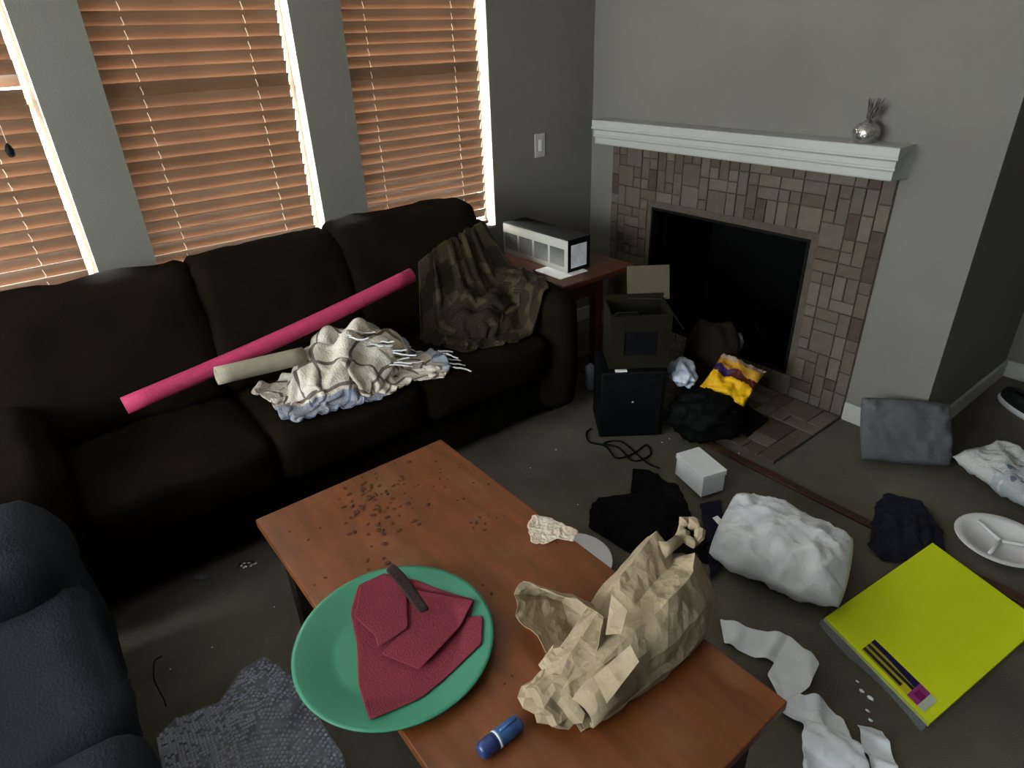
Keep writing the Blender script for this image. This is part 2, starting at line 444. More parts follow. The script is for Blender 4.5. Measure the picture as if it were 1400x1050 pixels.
def pillow(name, c, ex, ey, thick, m, parent=None, n=28, wrinkle=0.012, seed=0, power=2.6, nrm=None, rnd=0.0):
    """stuffed pillow; ex, ey are half edge vectors"""
    c = Vector(c); ex = Vector(ex); ey = Vector(ey)
    nz = (ex.cross(ey)).normalized() if nrm is None else Vector(nrm)
    V = []; F = []; uv = []
    for side in (1, -1):
        for i in range(n):
            for j in range(n):
                u = -1+2*i/(n-1); v = -1+2*j/(n-1)
                # corners stay out, edges pull in
                pu = u*(1-0.10*(1-v*v)**1.0*abs(u)**2*0.6 - 0.0); pv = v*(1-0.10*(1-u*u)*abs(v)**2*0.6)
                k_ = 1-rnd*u*u*v*v; pu *= k_; pv *= k_
                h = max(0.0, (1-abs(u)**power)*(1-abs(v)**power))**0.55
                w = fbm((u*2.2, v*2.2, side*3.0), seed)*wrinkle*min(1, h*2.5)
                w += fbm((u*6, v*6, side*3.0), seed+2)*wrinkle*0.35*min(1, h*2.5)
                q = c + ex*pu + ey*pv + nz*(side*thick*h + w)
                V.append(tuple(q)); uv.append((i/(n-1), j/(n-1)))
    G = grid_faces(n, n)
    F = [tuple(f) for f in G] + [tuple(f[::-1]+n*n) for f in G]
    per = [(i, 0) for i in range(n)] + [(n-1, j) for j in range(1, n)] + [(i, n-1) for i in range(n-2, -1, -1)] + [(0, j) for j in range(n-2, 0, -1)]
    P = [i*n+j for i, j in per]
    for k in range(len(P)):
        a, b = P[k], P[(k+1) % len(P)]
        F.append((a, a+n*n, b+n*n, b))
    o = mesh(name, V, F, m, parent, True, uv)
    me = o.data
    bm = bmesh.new(); bm.from_mesh(me); bmesh.ops.remove_doubles(bm, verts=bm.verts, dist=1e-4)
    bmesh.ops.recalc_face_normals(bm, faces=bm.faces); bm.to_mesh(me); bm.free()
    return o

# ---- cloth: a sheet with slack settles on a height field
def resample(P, n):
    P = np.asarray(P, float); d = np.r_[0, np.cumsum(np.linalg.norm(np.diff(P, axis=0), axis=1))]
    t = np.linspace(0, d[-1], n)
    return np.stack([np.interp(t, d, P[:, k]) for k in range(P.shape[1])], 1)
def patch(outline, corners, n, mm):
    """fill the area inside a closed outline; corners = 4 indices into it"""
    O = [np.asarray(p, float)[:2] for p in outline]; c = list(corners)
    def side(a, b):
        return [O[k % len(O)] for k in range(a, (b if b > a else b+len(O))+1)]
    s0 = resample(side(c[0], c[1]), n); s1 = resample(side(c[1], c[2]), mm)
    s2 = resample(side(c[2], c[3]), n)[::-1]; s3 = resample(side(c[3], c[0]), mm)[::-1]
    u = np.linspace(0, 1, n)[:, None, None]; v = np.linspace(0, 1, mm)[None, :, None]
    S = (1-v)*s0[:, None]+v*s2[:, None]+(1-u)*s3[None]+u*s1[None]
    S = S-((1-u)*(1-v)*s0[0]+u*(1-v)*s0[-1]+(1-u)*v*s2[0]+u*v*s2[-1])
    return S
def settle(XY, hfun, slack=1.25, seed=0, steps=45, iters=5, amp=0.05, pin=0.25, thick=0.004, grav=0.0035, freq=3.0, lift=0.03, bend=0.12):
    rs = np.random.RandomState(seed)
    n, mm, _ = XY.shape
    P = np.zeros((n, mm, 3)); P[..., :2] = XY
    H0 = hfun(P[..., 0], P[..., 1])
    Z = np.zeros((n, mm))
    uu, vv = np.meshgrid(np.linspace(0, 1, n), np.linspace(0, 1, mm), indexing='ij')
    for o in range(5):
        k = freq*(1.6**o); a = rs.rand()*6.28; ph = rs.rand()*6.28
        Z += np.sin(2*PI*k*(uu*math.cos(a)+vv*math.sin(a))+ph+1.5*np.sin(4*(uu-vv)+ph))/(1.3**o)
    edge = np.minimum(np.minimum(uu, 1-uu), np.minimum(vv, 1-vv))
    P[..., 2] = H0+lift+amp*np.abs(Z)*np.clip(edge*8, 0.15, 1)
    sets = []
    def add(di, dj, stiff, lim=None):
        i0, i1 = np.meshgrid(np.arange(n), np.arange(mm), indexing='ij')
        j0, j1 = i0+di, i1+dj
        ok = (j0 >= 0) & (j0 < n) & (j1 >= 0) & (j1 < mm)
        A = (i0*mm+i1)[ok]; B = (j0*mm+j1)[ok]
        L0 = np.linalg.norm(XY.reshape(-1, 2)[A]-XY.reshape(-1, 2)[B], axis=1)*slack
        col = ((i0//max(1, abs(di))) % 2 if di else (i1//max(1, abs(dj))) % 2)[ok]
        for c in (0, 1):
            s = col == c
            sets.append((A[s], B[s], L0[s], stiff))
    add(1, 0, 0.5); add(0, 1, 0.5); add(1, 1, 0.3); add(1, -1, 0.3); add(2, 0, bend); add(0, 2, bend)
    X = P.reshape(-1, 3).copy(); Vv = np.zeros_like(X)
    X0 = X.copy(); pw = (edge.ravel() < 1e-6)*pin
    for s in range(steps):
        prev = X.copy()
        X = X+np.clip(Vv*0.9, -0.02, 0.02); X[:, 2] -= grav
        for it in range(iters):
            for A, B, L0, k in sets:
                d = X[B]-X[A]; l = np.linalg.norm(d, axis=1)+1e-9
                c = d*((l-L0)/l*0.5*k)[:, None]
                X[A] += c; X[B] -= c
            X[:, :2] += (X0[:, :2]-X[:, :2])*pw[:, None]
            h = hfun(X[:, 0], X[:, 1])+thick
            low = X[:, 2] < h
            X[low, 2] = h[low]
            X[low, :2] = prev[low, :2]+(X[low, :2]-prev[low, :2])*0.5
        Vv = (X-prev)*0.85
    return X.reshape(n, mm, 3)
def cloth(name, outline, corners, n, mm, hfun, m, parent=None, t=0.003, sub=1, **kw):
    XY = patch(outline, corners, n, mm)
    X = settle(XY, hfun, **kw)
    o = mesh(name, X.reshape(-1, 3), grid_faces(n, mm), m, parent, True, grid_uv(n, mm))
    solid(o, t, sub)
    return o, X
def flat(z=0.0):
    return lambda x, y: np.full(np.shape(x), z, float)
def mound(z, cx, cy, rx, ry, h, rot=0.0, bumps=0.0, seed=0):
    def f(x, y):
        dx = x-cx; dy = y-cy
        a = (dx*math.cos(rot)+dy*math.sin(rot))/rx; b = (-dx*math.sin(rot)+dy*math.cos(rot))/ry
        d = np.clip(1-a*a-b*b, 0, 1)
        w = 1+bumps*np.sin(9*a+seed)*np.cos(7*b+2*seed)
        return z+h*np.sqrt(d)*w
    return f
def ridges(z, ang, wave, h, ph=0.0):
    """soft parallel folds under a lying sheet"""
    def f(x, y):
        s = (x*math.cos(ang)+y*math.sin(ang))/wave*2*PI+ph+0.8*np.sin((x-y)*23)
        return z+h*np.clip(np.sin(s), 0, 1)**1.5
    return f
def hmax(*fs):
    def f(x, y):
        r = fs[0](x, y)
        for g in fs[1:]: r = np.maximum(r, g(x, y))
        return r
    return f
def px(*pts, z=0.0):
    return [at(u, v, z) for u, v in pts]
# ================================================================== THE SETTING
RX1, RY0, RZ = 5.6, -5.1, 2.55             # room: x 0..5.6, y -5.1..1.0, ceiling 2.55
BX, BY = 1.975, 0.99                       # chimney breast: front y=0, right edge x=BX; alcove wall y=BY
structure(box('floor', (-0.12, RY0-0.12, -0.06), (RX1+0.12, BY+0.12, 0.0), M_CARPET))
structure(box('ceiling', (-0.12, RY0-0.12, RZ), (RX1+0.12, BY+0.12, RZ+0.06), M_CEIL))
def wall_with_holes(name, axis, pos, thick, a0, a1, z0, z1, holes, m):
    """wall in plane axis=pos growing outwards by thick; holes = (a0,a1,z0,z1)"""
    bm = bmesh.new()
    As = sorted({a0, a1} | {h[0] for h in holes} | {h[1] for h in holes}); Zs = sorted({z0, z1} | {h[2] for h in holes} | {h[3] for h in holes})
    for i in range(len(As)-1):
        for j in range(len(Zs)-1):
            ca = (As[i]+As[i+1])/2; cz = (Zs[j]+Zs[j+1])/2
            if any(h[0] < ca < h[1] and h[2] < cz < h[3] for h in holes): continue
            if axis == 'x': bm_box(bm, (min(pos, pos+thick), As[i], Zs[j]), (max(pos, pos+thick), As[i+1], Zs[j+1]))
            else: bm_box(bm, (As[i], min(pos, pos+thick), Zs[j]), (As[i+1], max(pos, pos+thick), Zs[j+1]))
    bmesh.ops.remove_doubles(bm, verts=bm.verts, dist=1e-5)
    # drop the inner faces between neighbouring blocks
    seen = {}
    for f in bm.faces:
        k = tuple(round(x, 4) for x in f.calc_center_median()); seen.setdefault(k, []).append(f)
    bmesh.ops.delete(bm, geom=[f for l in seen.values() if len(l) > 1 for f in l], context='FACES_ONLY')
    return structure(from_bm(name, bm, m))
WIN = [(-3.23, -2.52), (-2.325, -1.632), (-1.418, -0.702)]
WZ0, WZ1 = 0.715, 2.2
wall_with_holes('wall_left', 'x', 0.0, -0.14, RY0, 0.0, 0.0, RZ, [(a, b, WZ0, WZ1) for a, b in WIN], M_WALL)
FB = (0.47, 1.362, 0.117, 0.776)           # firebox opening x0,x1,z0,z1
wall_with_holes('wall_back', 'y', 0.0, 0.10, -0.14, BX, 0.0, RZ, [FB], M_WALL)
structure(box('wall_chimney_side', (BX-0.10, 0.10, 0), (BX, BY, RZ), M_WALL))
structure(box('wall_alcove', (BX-0.10, BY, 0), (RX1, BY+0.12, RZ), M_WALL))
structure(box('wall_right', (RX1, RY0, 0), (RX1+0.12, BY+0.12, RZ), M_WALL))
RW = (0.3, 2.8, 0.95, 2.2)
wall_with_holes('wall_front', 'y', RY0, -0.12, -0.12, RX1+0.12, 0.0, RZ, [RW], M_WALL)
bm = bmesh.new()
for lo, hi in (((RW[0], RY0-0.09, RW[2]), (RW[0]+.04, RY0-0.03, RW[3])), ((RW[1]-.04, RY0-0.09, RW[2]), (RW[1], RY0-0.03, RW[3])),
               ((RW[0]+.04, RY0-0.09, RW[2]), (RW[1]-.04, RY0-0.03, RW[2]+.04)), ((RW[0]+.04, RY0-0.09, RW[3]-.04), (RW[1]-.04, RY0-0.03, RW[3]))): bm_box(bm, lo, hi)
d = structure(from_bm('window_4', bm, M_FRAME))  # window out of view, added as the opening for the rear light
box('mullion', (1.53, RY0-0.085, RW[2]+.04), (1.57, RY0-0.035, RW[3]-.04), M_FRAME, d)
for a, b in ((RW[0]+.04, 1.53), (1.57, RW[1]-.04)):
    box('pane', (a, RY0-0.064, RW[2]+.04), (b, RY0-0.058, RW[3]-.04), M_GLASS, d)

# windows: frame, sash bar, pane
for k, (a, b) in enumerate(WIN):
    bm = bmesh.new()
    for lo, hi in (((-0.135, a, WZ0), (-0.085, a+0.012, WZ1)), ((-0.135, b-0.012, WZ0), (-0.085, b, WZ1)),
                   ((-0.135, a+.012, WZ0), (-0.085, b-.012, WZ0+0.04)), ((-0.135, a+.012, WZ1-0.04), (-0.085, b-.012, WZ1))):
        bm_box(bm, lo, hi)
    w = structure(from_bm('window_%d' % (k+1), bm, M_FRAME))
    box('sash_bar', (-0.13, a+0.012, 1.44), (-0.09, b-0.012, 1.475), M_FRAME, w)
    box('pane', (-0.113, a+0.012, WZ0+.04), (-0.108, b-0.012, 1.44), M_GLASS, w)
    box('pane', (-0.113, a+0.012, 1.475), (-0.108, b-0.012, WZ1-.04), M_GLASS, w)
    box('window_sill', (-0.085, a+.001, WZ0), (-0.001, b-.001, WZ0+0.012), M_TRIM, w)
# paved patio outside, seen only through the gaps
structure(box('patio_ground', (-5.0, -6.0, -0.4), (-0.2, 2.0, -0.3), M_DECK))

# baseboards
def baseboard(name, lo, hi):
    return structure(box(name, lo, hi, M_TRIM, bevel=0.004, seg=1))
baseboard('baseboard_left', (0.0, RY0, 0), (0.014, 0.0, 0.085))
baseboard('baseboard_back', (1.662, -0.014, 0), (BX+.014, 0.0, 0.09))
baseboard('baseboard_corner', (0.014, -0.014, 0), (0.172, 0.0, 0.09))
baseboard('baseboard_chimney', (BX, 0.0, 0), (BX+0.014, BY-.014, 0.09))
baseboard('baseboard_alcove', (BX+0.0, BY-0.014, 0), (RX1, BY, 0.09))

# ---- fireplace: tiles, firebox, mantel, hearth
fp = thing('fireplace', 'fireplace with mosaic stone tile surround and stepped white mantel shelf', 'fireplace', (0.92, 0, 0))
TX0, TX1, TZ1 = 0.174, 1.66, 1.076
bm = bmesh.new()
for lo, hi in (((TX0, -0.006, 0), (FB[0], 0.0, TZ1)), ((FB[1], -0.006, 0), (TX1, 0.0, TZ1)),
               ((FB[0], -0.006, FB[3]), (FB[1], 0.0, TZ1)), ((FB[0], -0.006, 0), (FB[1], 0.0, FB[2]))):
    bm_box(bm, lo, hi)
sur = from_bm('surround', bm, M_GROUT, fp)
hea = box('hearth', (TX0, -0.56, 0.0), (TX1, -0.006, 0.008), M_GROUT, bpy.data.objects['floor'])
TILE_ME = {}
def tile_mesh(w, h, d, mi):
    key = (w, h, d, mi)
    if key not in TILE_ME:
        bm = bmesh.new(); bm_box(bm, (-w/2, -d, -h/2), (w/2, 0, h/2))
        top = [e for e in bm.edges if all(abs(v.co.y+d) < 1e-6 for v in e.verts)]
        bmesh.ops.bevel(bm, geom=top, offset=0.0022, segments=1, affect='EDGES')
        me = bpy.data.meshes.new('tile'); bm.to_mesh(me); bm.free(); me.materials.append(STONE[mi]); TILE_ME[key] = me
    return TILE_ME[key]
def lay_tiles(parent, a0, a1, b0, b1, skip, place, cell=0.0535, seed=3):
    """pattern of single, double and 2x2 stones on a cell grid"""
    rs = random.Random(seed); na = int(round((a1-a0)/cell)); nb = int(round((b1-b0)/cell))
    ca = (a1-a0)/na; cb = (b1-b0)/nb
    used = [[False]*nb for _ in range(na)]
    def free(i, j): return i < na and j < nb and not used[i][j] and not skip(a0+(i+.5)*ca, b0+(j+.5)*cb)
    pw = parent_world(parent)
    for j in range(nb):
        for i in range(na):
            if not free(i, j): continue
            r = rs.random(); w = h = 1
            if r < 0.13 and free(i+1, j) and free(i, j+1) and free(i+1, j+1): w = h = 2
            elif r < 0.42 and free(i+1, j): w = 2
            elif r < 0.68 and free(i, j+1): h = 2
            for x in range(w):
                for y in range(h): used[i+x][j+y] = True
            dd = rs.choice((0.008, 0.0095, 0.011)); mi = rs.choice((0, 0, 1, 2, 2, 3, 4, 4, 5, 5, 6))
            me = tile_mesh(round(w*ca-0.004, 4), round(h*cb-0.004, 4), dd, mi)
            o = bpy.data.objects.new('tile', me); COL.objects.link(o); o.parent = parent
            place(o, a0+(i+w/2)*ca, b0+(j+h/2)*cb, pw)
def place_wall(o, a, b, pw): o.location = Vector((a, -0.005, b))-pw
def place_floor(o, a, b, pw): o.location = Vector((a, b, 0.007))-pw; o.rotation_euler = (-PI/2, 0, 0)
lay_tiles(sur, TX0, TX1, 0.012, TZ1, lambda a, b: FB[0]-.012 < a < FB[1]+.012 and FB[2]-.012 < b < FB[3]+.012, place_wall)
lay_tiles(hea, TX0, TX1, -0.56, -0.02, lambda a, b: a < 0.55, place_floor, cell=0.075, seed=5)
# firebox: five panels and a black face frame, log grate
bm = bmesh.new()
for lo, hi in (((FB[0], 0.0, FB[2]-.01), (FB[1], 0.55, FB[2])), ((FB[0], 0.0, FB[3]), (FB[1], 0.55, FB[3]+.01)),
               ((FB[0]-.01, 0.0, FB[2]-.01), (FB[0], 0.55, FB[3]+.01)), ((FB[1], 0.0, FB[2]-.01), (FB[1]+.01, 0.55, FB[3]+.01)),
               ((FB[0]-.01, 0.55, FB[2]-.01), (FB[1]+.01, 0.56, FB[3]+.01))): bm_box(bm, lo, hi)
fbx = from_bm('firebox', bm, M_SOOT, fp)
for i in range(7):
    x = FB[0]+0.22+i*0.075
    tube('grate_bar', [(x, 0.18, 0.24), (x, 0.2, 0.19), (x, 0.44, 0.19)], 0.007, M_SOOT, fbx, 6)
bm = bmesh.new()
fw = 0.012
for lo, hi in (((FB[0], -0.012, FB[3]-fw), (FB[1], 0.02, FB[3])), ((FB[0], -0.012, FB[2]), (FB[1], 0.02, FB[2]+fw)),
               ((FB[0], -0.012, FB[2]+fw), (FB[0]+fw, 0.02, FB[3]-fw)), ((FB[1]-fw, -0.012, FB[2]+fw), (FB[1], 0.02, FB[3]-fw))): bm_box(bm, lo, hi)
from_bm('face_frame', bm, M_BLACK, fp)
# mantel: stepped profile extruded along x
prof = [(0, 1.078), (-0.108, 1.078), (-0.112, 1.084), (-0.112, 1.110), (-0.116, 1.116), (-0.122, 1.118), (-0.122, 1.124), (-0.118, 1.128), (-0.118, 1.148), (-0.122, 1.152), (-0.130, 1.156),
        (-0.130, 1.162), (-0.127, 1.166), (-0.127, 1.196), (-0.124, 1.199), (0, 1.199)]
V = []; F = []; n = len(prof); MX0, MX1 = 0.135, 1.675
for y, z in prof: V.append((MX0-(-y-0.112)*0.8 if y < 0 else MX0, y, z))
for y, z in prof: V.append((MX1+(-y-0.112)*0.8 if y < 0 else MX1+.012, y, z))
for i in range(n): F.append((i, (i+1) % n, n+(i+1) % n, n+i))
F.append(tuple(range(n))[::-1]); F.append(tuple(range(n, 2*n)))
o = mesh('mantel', V, F, M_TRIM, fp); o['label'] = 'stepped white mantel shelf'
bm = bmesh.new(); bm.from_mesh(o.data); bmesh.ops.recalc_face_normals(bm, faces=bm.faces); bm.to_mesh(o.data); bm.free()

# switch plate on the window wall
sp = tag(box('wall_plate', (0.0, -0.425, 1.03), (0.006, -0.355, 1.148), M_PLATE, bevel=0.002, seg=1), 'pale rectangular switch plate on the wall between window and fireplace', 'switch plate')
box('toggle', (0.006, -0.400, 1.06), (0.009, -0.380, 1.118), M_FRAME, sp, bevel=0.001, seg=1)

# ---- wooden blinds
def slat_mesh(width):
    V = []; F = []; nseg = 6; hw = 0.0255
    for s, th in ((1, 0.0014), (-1, -0.0014)):
        for i in range(nseg+1):
            t = -1+2*i/nseg
            for y in (-width/2, width/2): V.append((t*hw, y, 0.003*(1-t*t)+th))
    m_ = 2*(nseg+1)
    for i in range(nseg):
        F.append((2*i, 2*i+2, 2*i+3, 2*i+1)); F.append((m_+2*i, m_+2*i+1, m_+2*i+3, m_+2*i+2))
        F.append((2*i, m_+2*i, m_+2*i+2, 2*i+2)); F.append((2*i+1, 2*i+3, m_+2*i+3, m_+2*i+1))
    F.append((0, 1, m_+1, m_)); k = 2*nseg; F.append((k, m_+k, m_+k+1, k+1))
    me = bpy.data.meshes.new('slat'); me.from_pydata(V, [], F); me.update(); me.materials.append(M_SLAT)
    return me
LBL = ['brown wooden venetian blind with a black cord knob hanging from it', 'brown wooden venetian blind behind the middle of the brown sofa', 'brown wooden venetian blind nearest the fireplace, above the patchwork blanket']
TILT = math.radians(67.5)
for k, (a, b) in enumerate(WIN):
    XC = -0.05
    g = thing('window_blind', LBL[k], 'blind', (XC, (a+b)/2, WZ0+0.02), 'wooden blinds in the three windows')
    b0, b1 = a+0.004, b-0.028
    me = slat_mesh(b1-b0)
    z = WZ0+0.075; i = 0
    rs = random.Random(20+k)
    while z < WZ1-0.09:
        o = bpy.data.objects.new('slat', me); COL.objects.link(o); o.parent = g
        o.location = (rs.uniform(-.001, .001), (b0+b1)/2-(a+b)/2+rs.uniform(-.001, .001), z-(WZ0+0.02))
        t = TILT-(0.035 if k == 0 else 0)-(0.03 if i < 5 else 0)+rs.uniform(-0.02, 0.02)
        o.rotation_euler = (rs.uniform(-.002, .002), -t, 0)
        if k == 0 and 17 <= i <= 17: o.rotation_euler = (0.03, -t+0.35, 0)
        z += 0.0432; i += 1
    box('bottom_rail', (XC-0.024, b0, WZ0+0.02), (XC+0.024, b1, WZ0+0.038), M_SLAT, g, bevel=0.003, seg=1)
    box('headrail', (XC-0.03, b0, WZ1-0.065), (XC+0.035, b1, WZ1-0.002), M_SLAT, g, bevel=0.003, seg=1)
    for y in (b0+0.12, b1-0.13):
        for dx in (0.001,):
            pts = []
            zz = WZ0+0.04
            j = 0
            while zz < WZ1-0.07:
                pts.append((XC+dx, y+(0.0025 if j % 2 else -0.0025), zz)); zz += 0.0216; j += 1
            tube('ladder_cord', pts, 0.0016, M_CORD, g, 5)
    if k == 0:
        y = at_x(14, 208, 0.0)
        tube('pull_cord', [(XC+.03, y[1], WZ1-.08), (-0.004, y[1], 1.9), (0.0, y[1], y[2]+0.02)], 0.0013, M_CORD, g, 5)
        lathe('cord_knob', [(0.002, 0.028), (0.008, 0.02), (0.013, 0.006), (0.012, -0.008), (0.006, -0.016), (0.0, -0.017)], (0.0, y[1], y[2]), M_BLACK, g, 14)
# ================================================================== FURNITURE
def cushion(name, lo, hi, r, m, parent=None, n=12, bulge=0.0, lean=0.0, wob=0.006, seed=0):
    """rounded upholstered block: cube surface with radius r, swollen faces, small sags; lean shifts x with height"""
    lo = np.array(lo, float); hi = np.array(hi, float); c = (lo+hi)/2; h = (hi-lo)/2
    bm = bmesh.new(); bmesh.ops.create_cube(bm, size=2.0)
    bmesh.ops.subdivide_edges(bm, edges=bm.edges[:], cuts=n, use_grid_fill=True)
    for v in bm.verts:
        p = np.array(v.co)
        s = np.sign(p)*np.abs(p)**0.8
        q = s*h; inner = np.clip(q, -(h-r), h-r); d = q-inner
        l = np.linalg.norm(d)
        if l > 1e-9: q = inner+d/l*r*min(1.0, l/r) if l > r else q
        for k in range(3):
            if abs(p[k]) > 0.999:
                o = [i for i in range(3) if i != k]
                q[k] += np.sign(p[k])*bulge*(1-p[o[0]]**2)*(1-p[o[1]]**2)
        w = c+q
        w = w+wob*np.array([fbm(w*5, seed), fbm(w*5, seed+3), fbm(w*5, seed+6)])
        w[0] += lean*(w[2]-lo[2])
        v.co = Vector(w)
    return from_bm(name, bm, m, parent, True)
# ---- brown sofa under the windows
sofa = thing('sofa', 'dark brown three-seat sofa with loose cushions below the windows', 'sofa', (0.45, -1.95, 0))
box('base', (0.10, -3.0, 0.05), (0.76, -0.9, 0.27), M_SOFA2, sofa, bevel=0.02)
cushion('back_frame', (0.03, -3.0, 0.10), (0.24, -0.9, 0.84), 0.06, M_SOFA, sofa, 14, 0.01, seed=2)
for y0, y1, s in ((-3.05, -2.83, 1), (-1.05, -0.87, 4)):
    cushion('arm', (0.08, y0, 0.05), (0.85, y1, 0.63), 0.085, M_SOFA, sofa, 14, 0.015, wob=0.01, seed=s)
CY = [-2.95, -2.27, -1.71, -1.045]; CS = [-2.825, -2.265, -1.69, -1.055]
for k in range(3):
    cushion('seat_cushion', (0.25, CS[k]+.002, 0.27), (0.84, CS[k+1]-.002, 0.46), 0.045, M_SOFA, sofa, 12, 0.016, wob=0.010, seed=10+k)
    cushion('back_cushion', (0.245, CY[k]-.012, 0.455), (0.44, CY[k+1]+.012, (0.925, 0.93, 0.95)[k]), 0.045, M_SOFA, sofa, 14, 0.012, lean=-0.24, wob=0.016, seed=20+k)
for x in (0.15, 0.70):
    for y in (-2.95, -0.95):
        lathe('foot', [(0.022, 0.0), (0.03, 0.055)], (x, y, 0.0), M_DARKWOOD, sofa, 12)
def sofa_h(x, y):
    seat = np.where((x < 0.86) & (x > 0.2), 0.475, 0.0)
    t = np.clip((0.47-x)/(0.47-0.32), 0, 1)
    back = 0.475+t*(0.955-0.475)
    h = np.where(x < 0.47, back, seat)
    arm = np.where((x < 0.86), 0.645, 0.0)*1.0
    ta = np.clip((y+1.10)/0.06, 0, 1)
    h = np.where(y > -1.10, np.maximum(h*(y < -0.86), h*(1-ta)*(y < -0.86)+arm*ta*(y < -0.86)), h)
    return h

# ---- blue upholstered couch on the other side
bc = thing('couch', 'navy blue upholstered couch with plump arm, facing the coffee table', 'couch', (1.6, -3.3, 0))
box('base', (1.0, -3.75, 0.05), (2.42, -2.93, 0.25), M_NAVY, bc, bevel=0.02)
cushion('arm', (0.90, -3.85, 0.03), (1.20, -2.87, 0.645), 0.10, M_NAVY, bc, 14, 0.02, wob=0.016, seed=31)
cushion('seat_cushion', (1.12, -3.6, 0.25), (1.64, -2.865, 0.475), 0.055, M_NAVY, bc, 14, 0.02, wob=0.018, seed=33)
cushion('seat_cushion', (1.62, -3.6, 0.25), (2.12, -2.845, 0.478), 0.055, M_NAVY, bc, 14, 0.02, wob=0.018, seed=35)
cushion('arm', (2.11, -3.85, 0.03), (2.4, -2.9, 0.60), 0.12, M_NAVY, bc, 14, 0.03, wob=0.02, seed=37)
cushion('back', (1.0, -4.1, 0.1), (2.35, -3.62, 0.8), 0.12, M_NAVY, bc, 14, 0.02, wob=0.02, seed=39)

# ---- coffee table
TBX = (1.18, 2.412); TBY = (-2.452, -1.842); TBZ = 0.45
ct = thing('coffee_table', 'orange-brown stained wooden coffee table with bare top', 'table', (1.796, -2.147, 0))
box('table_top', (TBX[0], TBY[0], TBZ-0.026), (TBX[1], TBY[1], TBZ), M_TABLE, ct, bevel=0.003)
for x in (TBX[0]+0.035, TBX[1]-0.095):
    for y in (TBY[0]+0.035, TBY[1]-0.095):
        box('leg', (x, y, 0), (x+0.06, y+0.06, TBZ-0.026), M_DARKWOOD, ct, bevel=0.004)
for lo, hi in (((TBX[0]+.095, TBY[0]+.05, .36), (TBX[1]-.095, TBY[0]+.07, TBZ-.026)), ((TBX[0]+.095, TBY[1]-.07, .36), (TBX[1]-.095, TBY[1]-.05, TBZ-.026)),
               ((TBX[0]+.05, TBY[0]+.095, .36), (TBX[0]+.07, TBY[1]-.095, TBZ-.026)), ((TBX[1]-.07, TBY[0]+.095, .36), (TBX[1]-.05, TBY[1]-.095, TBZ-.026))):
    box('apron', lo, hi, M_DARKWOOD, ct)

# ---- end table in the corner
et = thing('end_table', 'reddish-brown wooden end table in the corner beside the sofa arm', 'table', (0.41, -0.62, 0))
box('table_top', (0.10, -0.855, 0.572), (0.70, -0.385, 0.60), M_ENDWOOD, et, bevel=0.005)
for x in (0.14, 0.62):
    for y in (-0.83, -0.61):
        box('leg', (x, y, 0), (x+0.045, y+0.045, 0.572), M_ENDWOOD, et, bevel=0.004)
box('apron', (0.63, -0.785, 0.49), (0.65, -0.61, 0.572), M_ENDWOOD, et)
box('apron', (0.185, -0.60, 0.49), (0.62, -0.58, 0.572), M_ENDWOOD, et)
box('shelf', (0.15, -0.82, 0.16), (0.655, -0.575, 0.18), M_ENDWOOD, et)
# retail carton with a row of pictures
bxz = float(at_y(775.5, 328.7, -0.72)[2]); BZ0 = 0.603
card = tag(box('paper_card', (0.43, -0.80, 0.60), (0.615, -0.62, 0.6025), M_WHITEBOX), 'small white card lying under the end of the picture carton', 'card')
cb = thing('carton', 'long black and white carton with a row of pictures on end table', 'box', (0.335, -0.65, BZ0))
box('carton_body', (0.09, -0.72, BZ0), (0.58, -0.575, bxz), M_BLACK, cb, bevel=0.002, seg=1)
box('front_panel', (0.09, -0.7215, BZ0), (0.58, -0.7205, bxz-0.004), M_PLATE, cb)
hh = bxz-BZ0
def uvquad(name, p, m, parent=None):
    return mesh(name, p, [(0, 1, 2, 3)], m, parent, False, [(0, 0), (1, 0), (1, 1), (0, 1)])
for i in range(4):
    x0 = 0.103+i*0.117
    uvquad('picture', [(x0, -0.7225, BZ0+0.16*hh), (x0+0.103, -0.7225, BZ0+0.16*hh), (x0+0.103, -0.7225, BZ0+0.70*hh), (x0, -0.7225, BZ0+0.70*hh)], M_PHOTO, cb)
box('end_label', (0.5803, -0.70, BZ0+0.12*hh), (0.5815, -0.60, BZ0+0.82*hh), M_TOWEL, cb)

# ---- pink pool noodle and grey foam tube along the sofa back
P0 = at_x(170, 555, 0.55); P1 = at_x(563, 376, 0.52)
pn = tube('pool_noodle', [tuple(P0+(P1-P0)*t+np.array([0, 0, -0.012*math.sin(PI*t)])) for t in np.linspace(0, 1, 14)], 0.029, M_PINK, None, 16)
tag(pn, 'long pink foam pool noodle leaning along the sofa back cushions', 'pool noodle')
Q0 = at_x(296, 514, 0.64); Q1 = at_x(415, 486, 0.64)
gt = tube('foam_tube', [tuple(Q0+(Q1-Q0)*t) for t in np.linspace(0, 1, 8)], 0.025, M_TUBE, None, 14, caps=False)
solid(gt, 0.012, 0)
tag(gt, 'short grey-beige foam tube lying beside the pink noodle under the plaid blanket', 'foam tube')

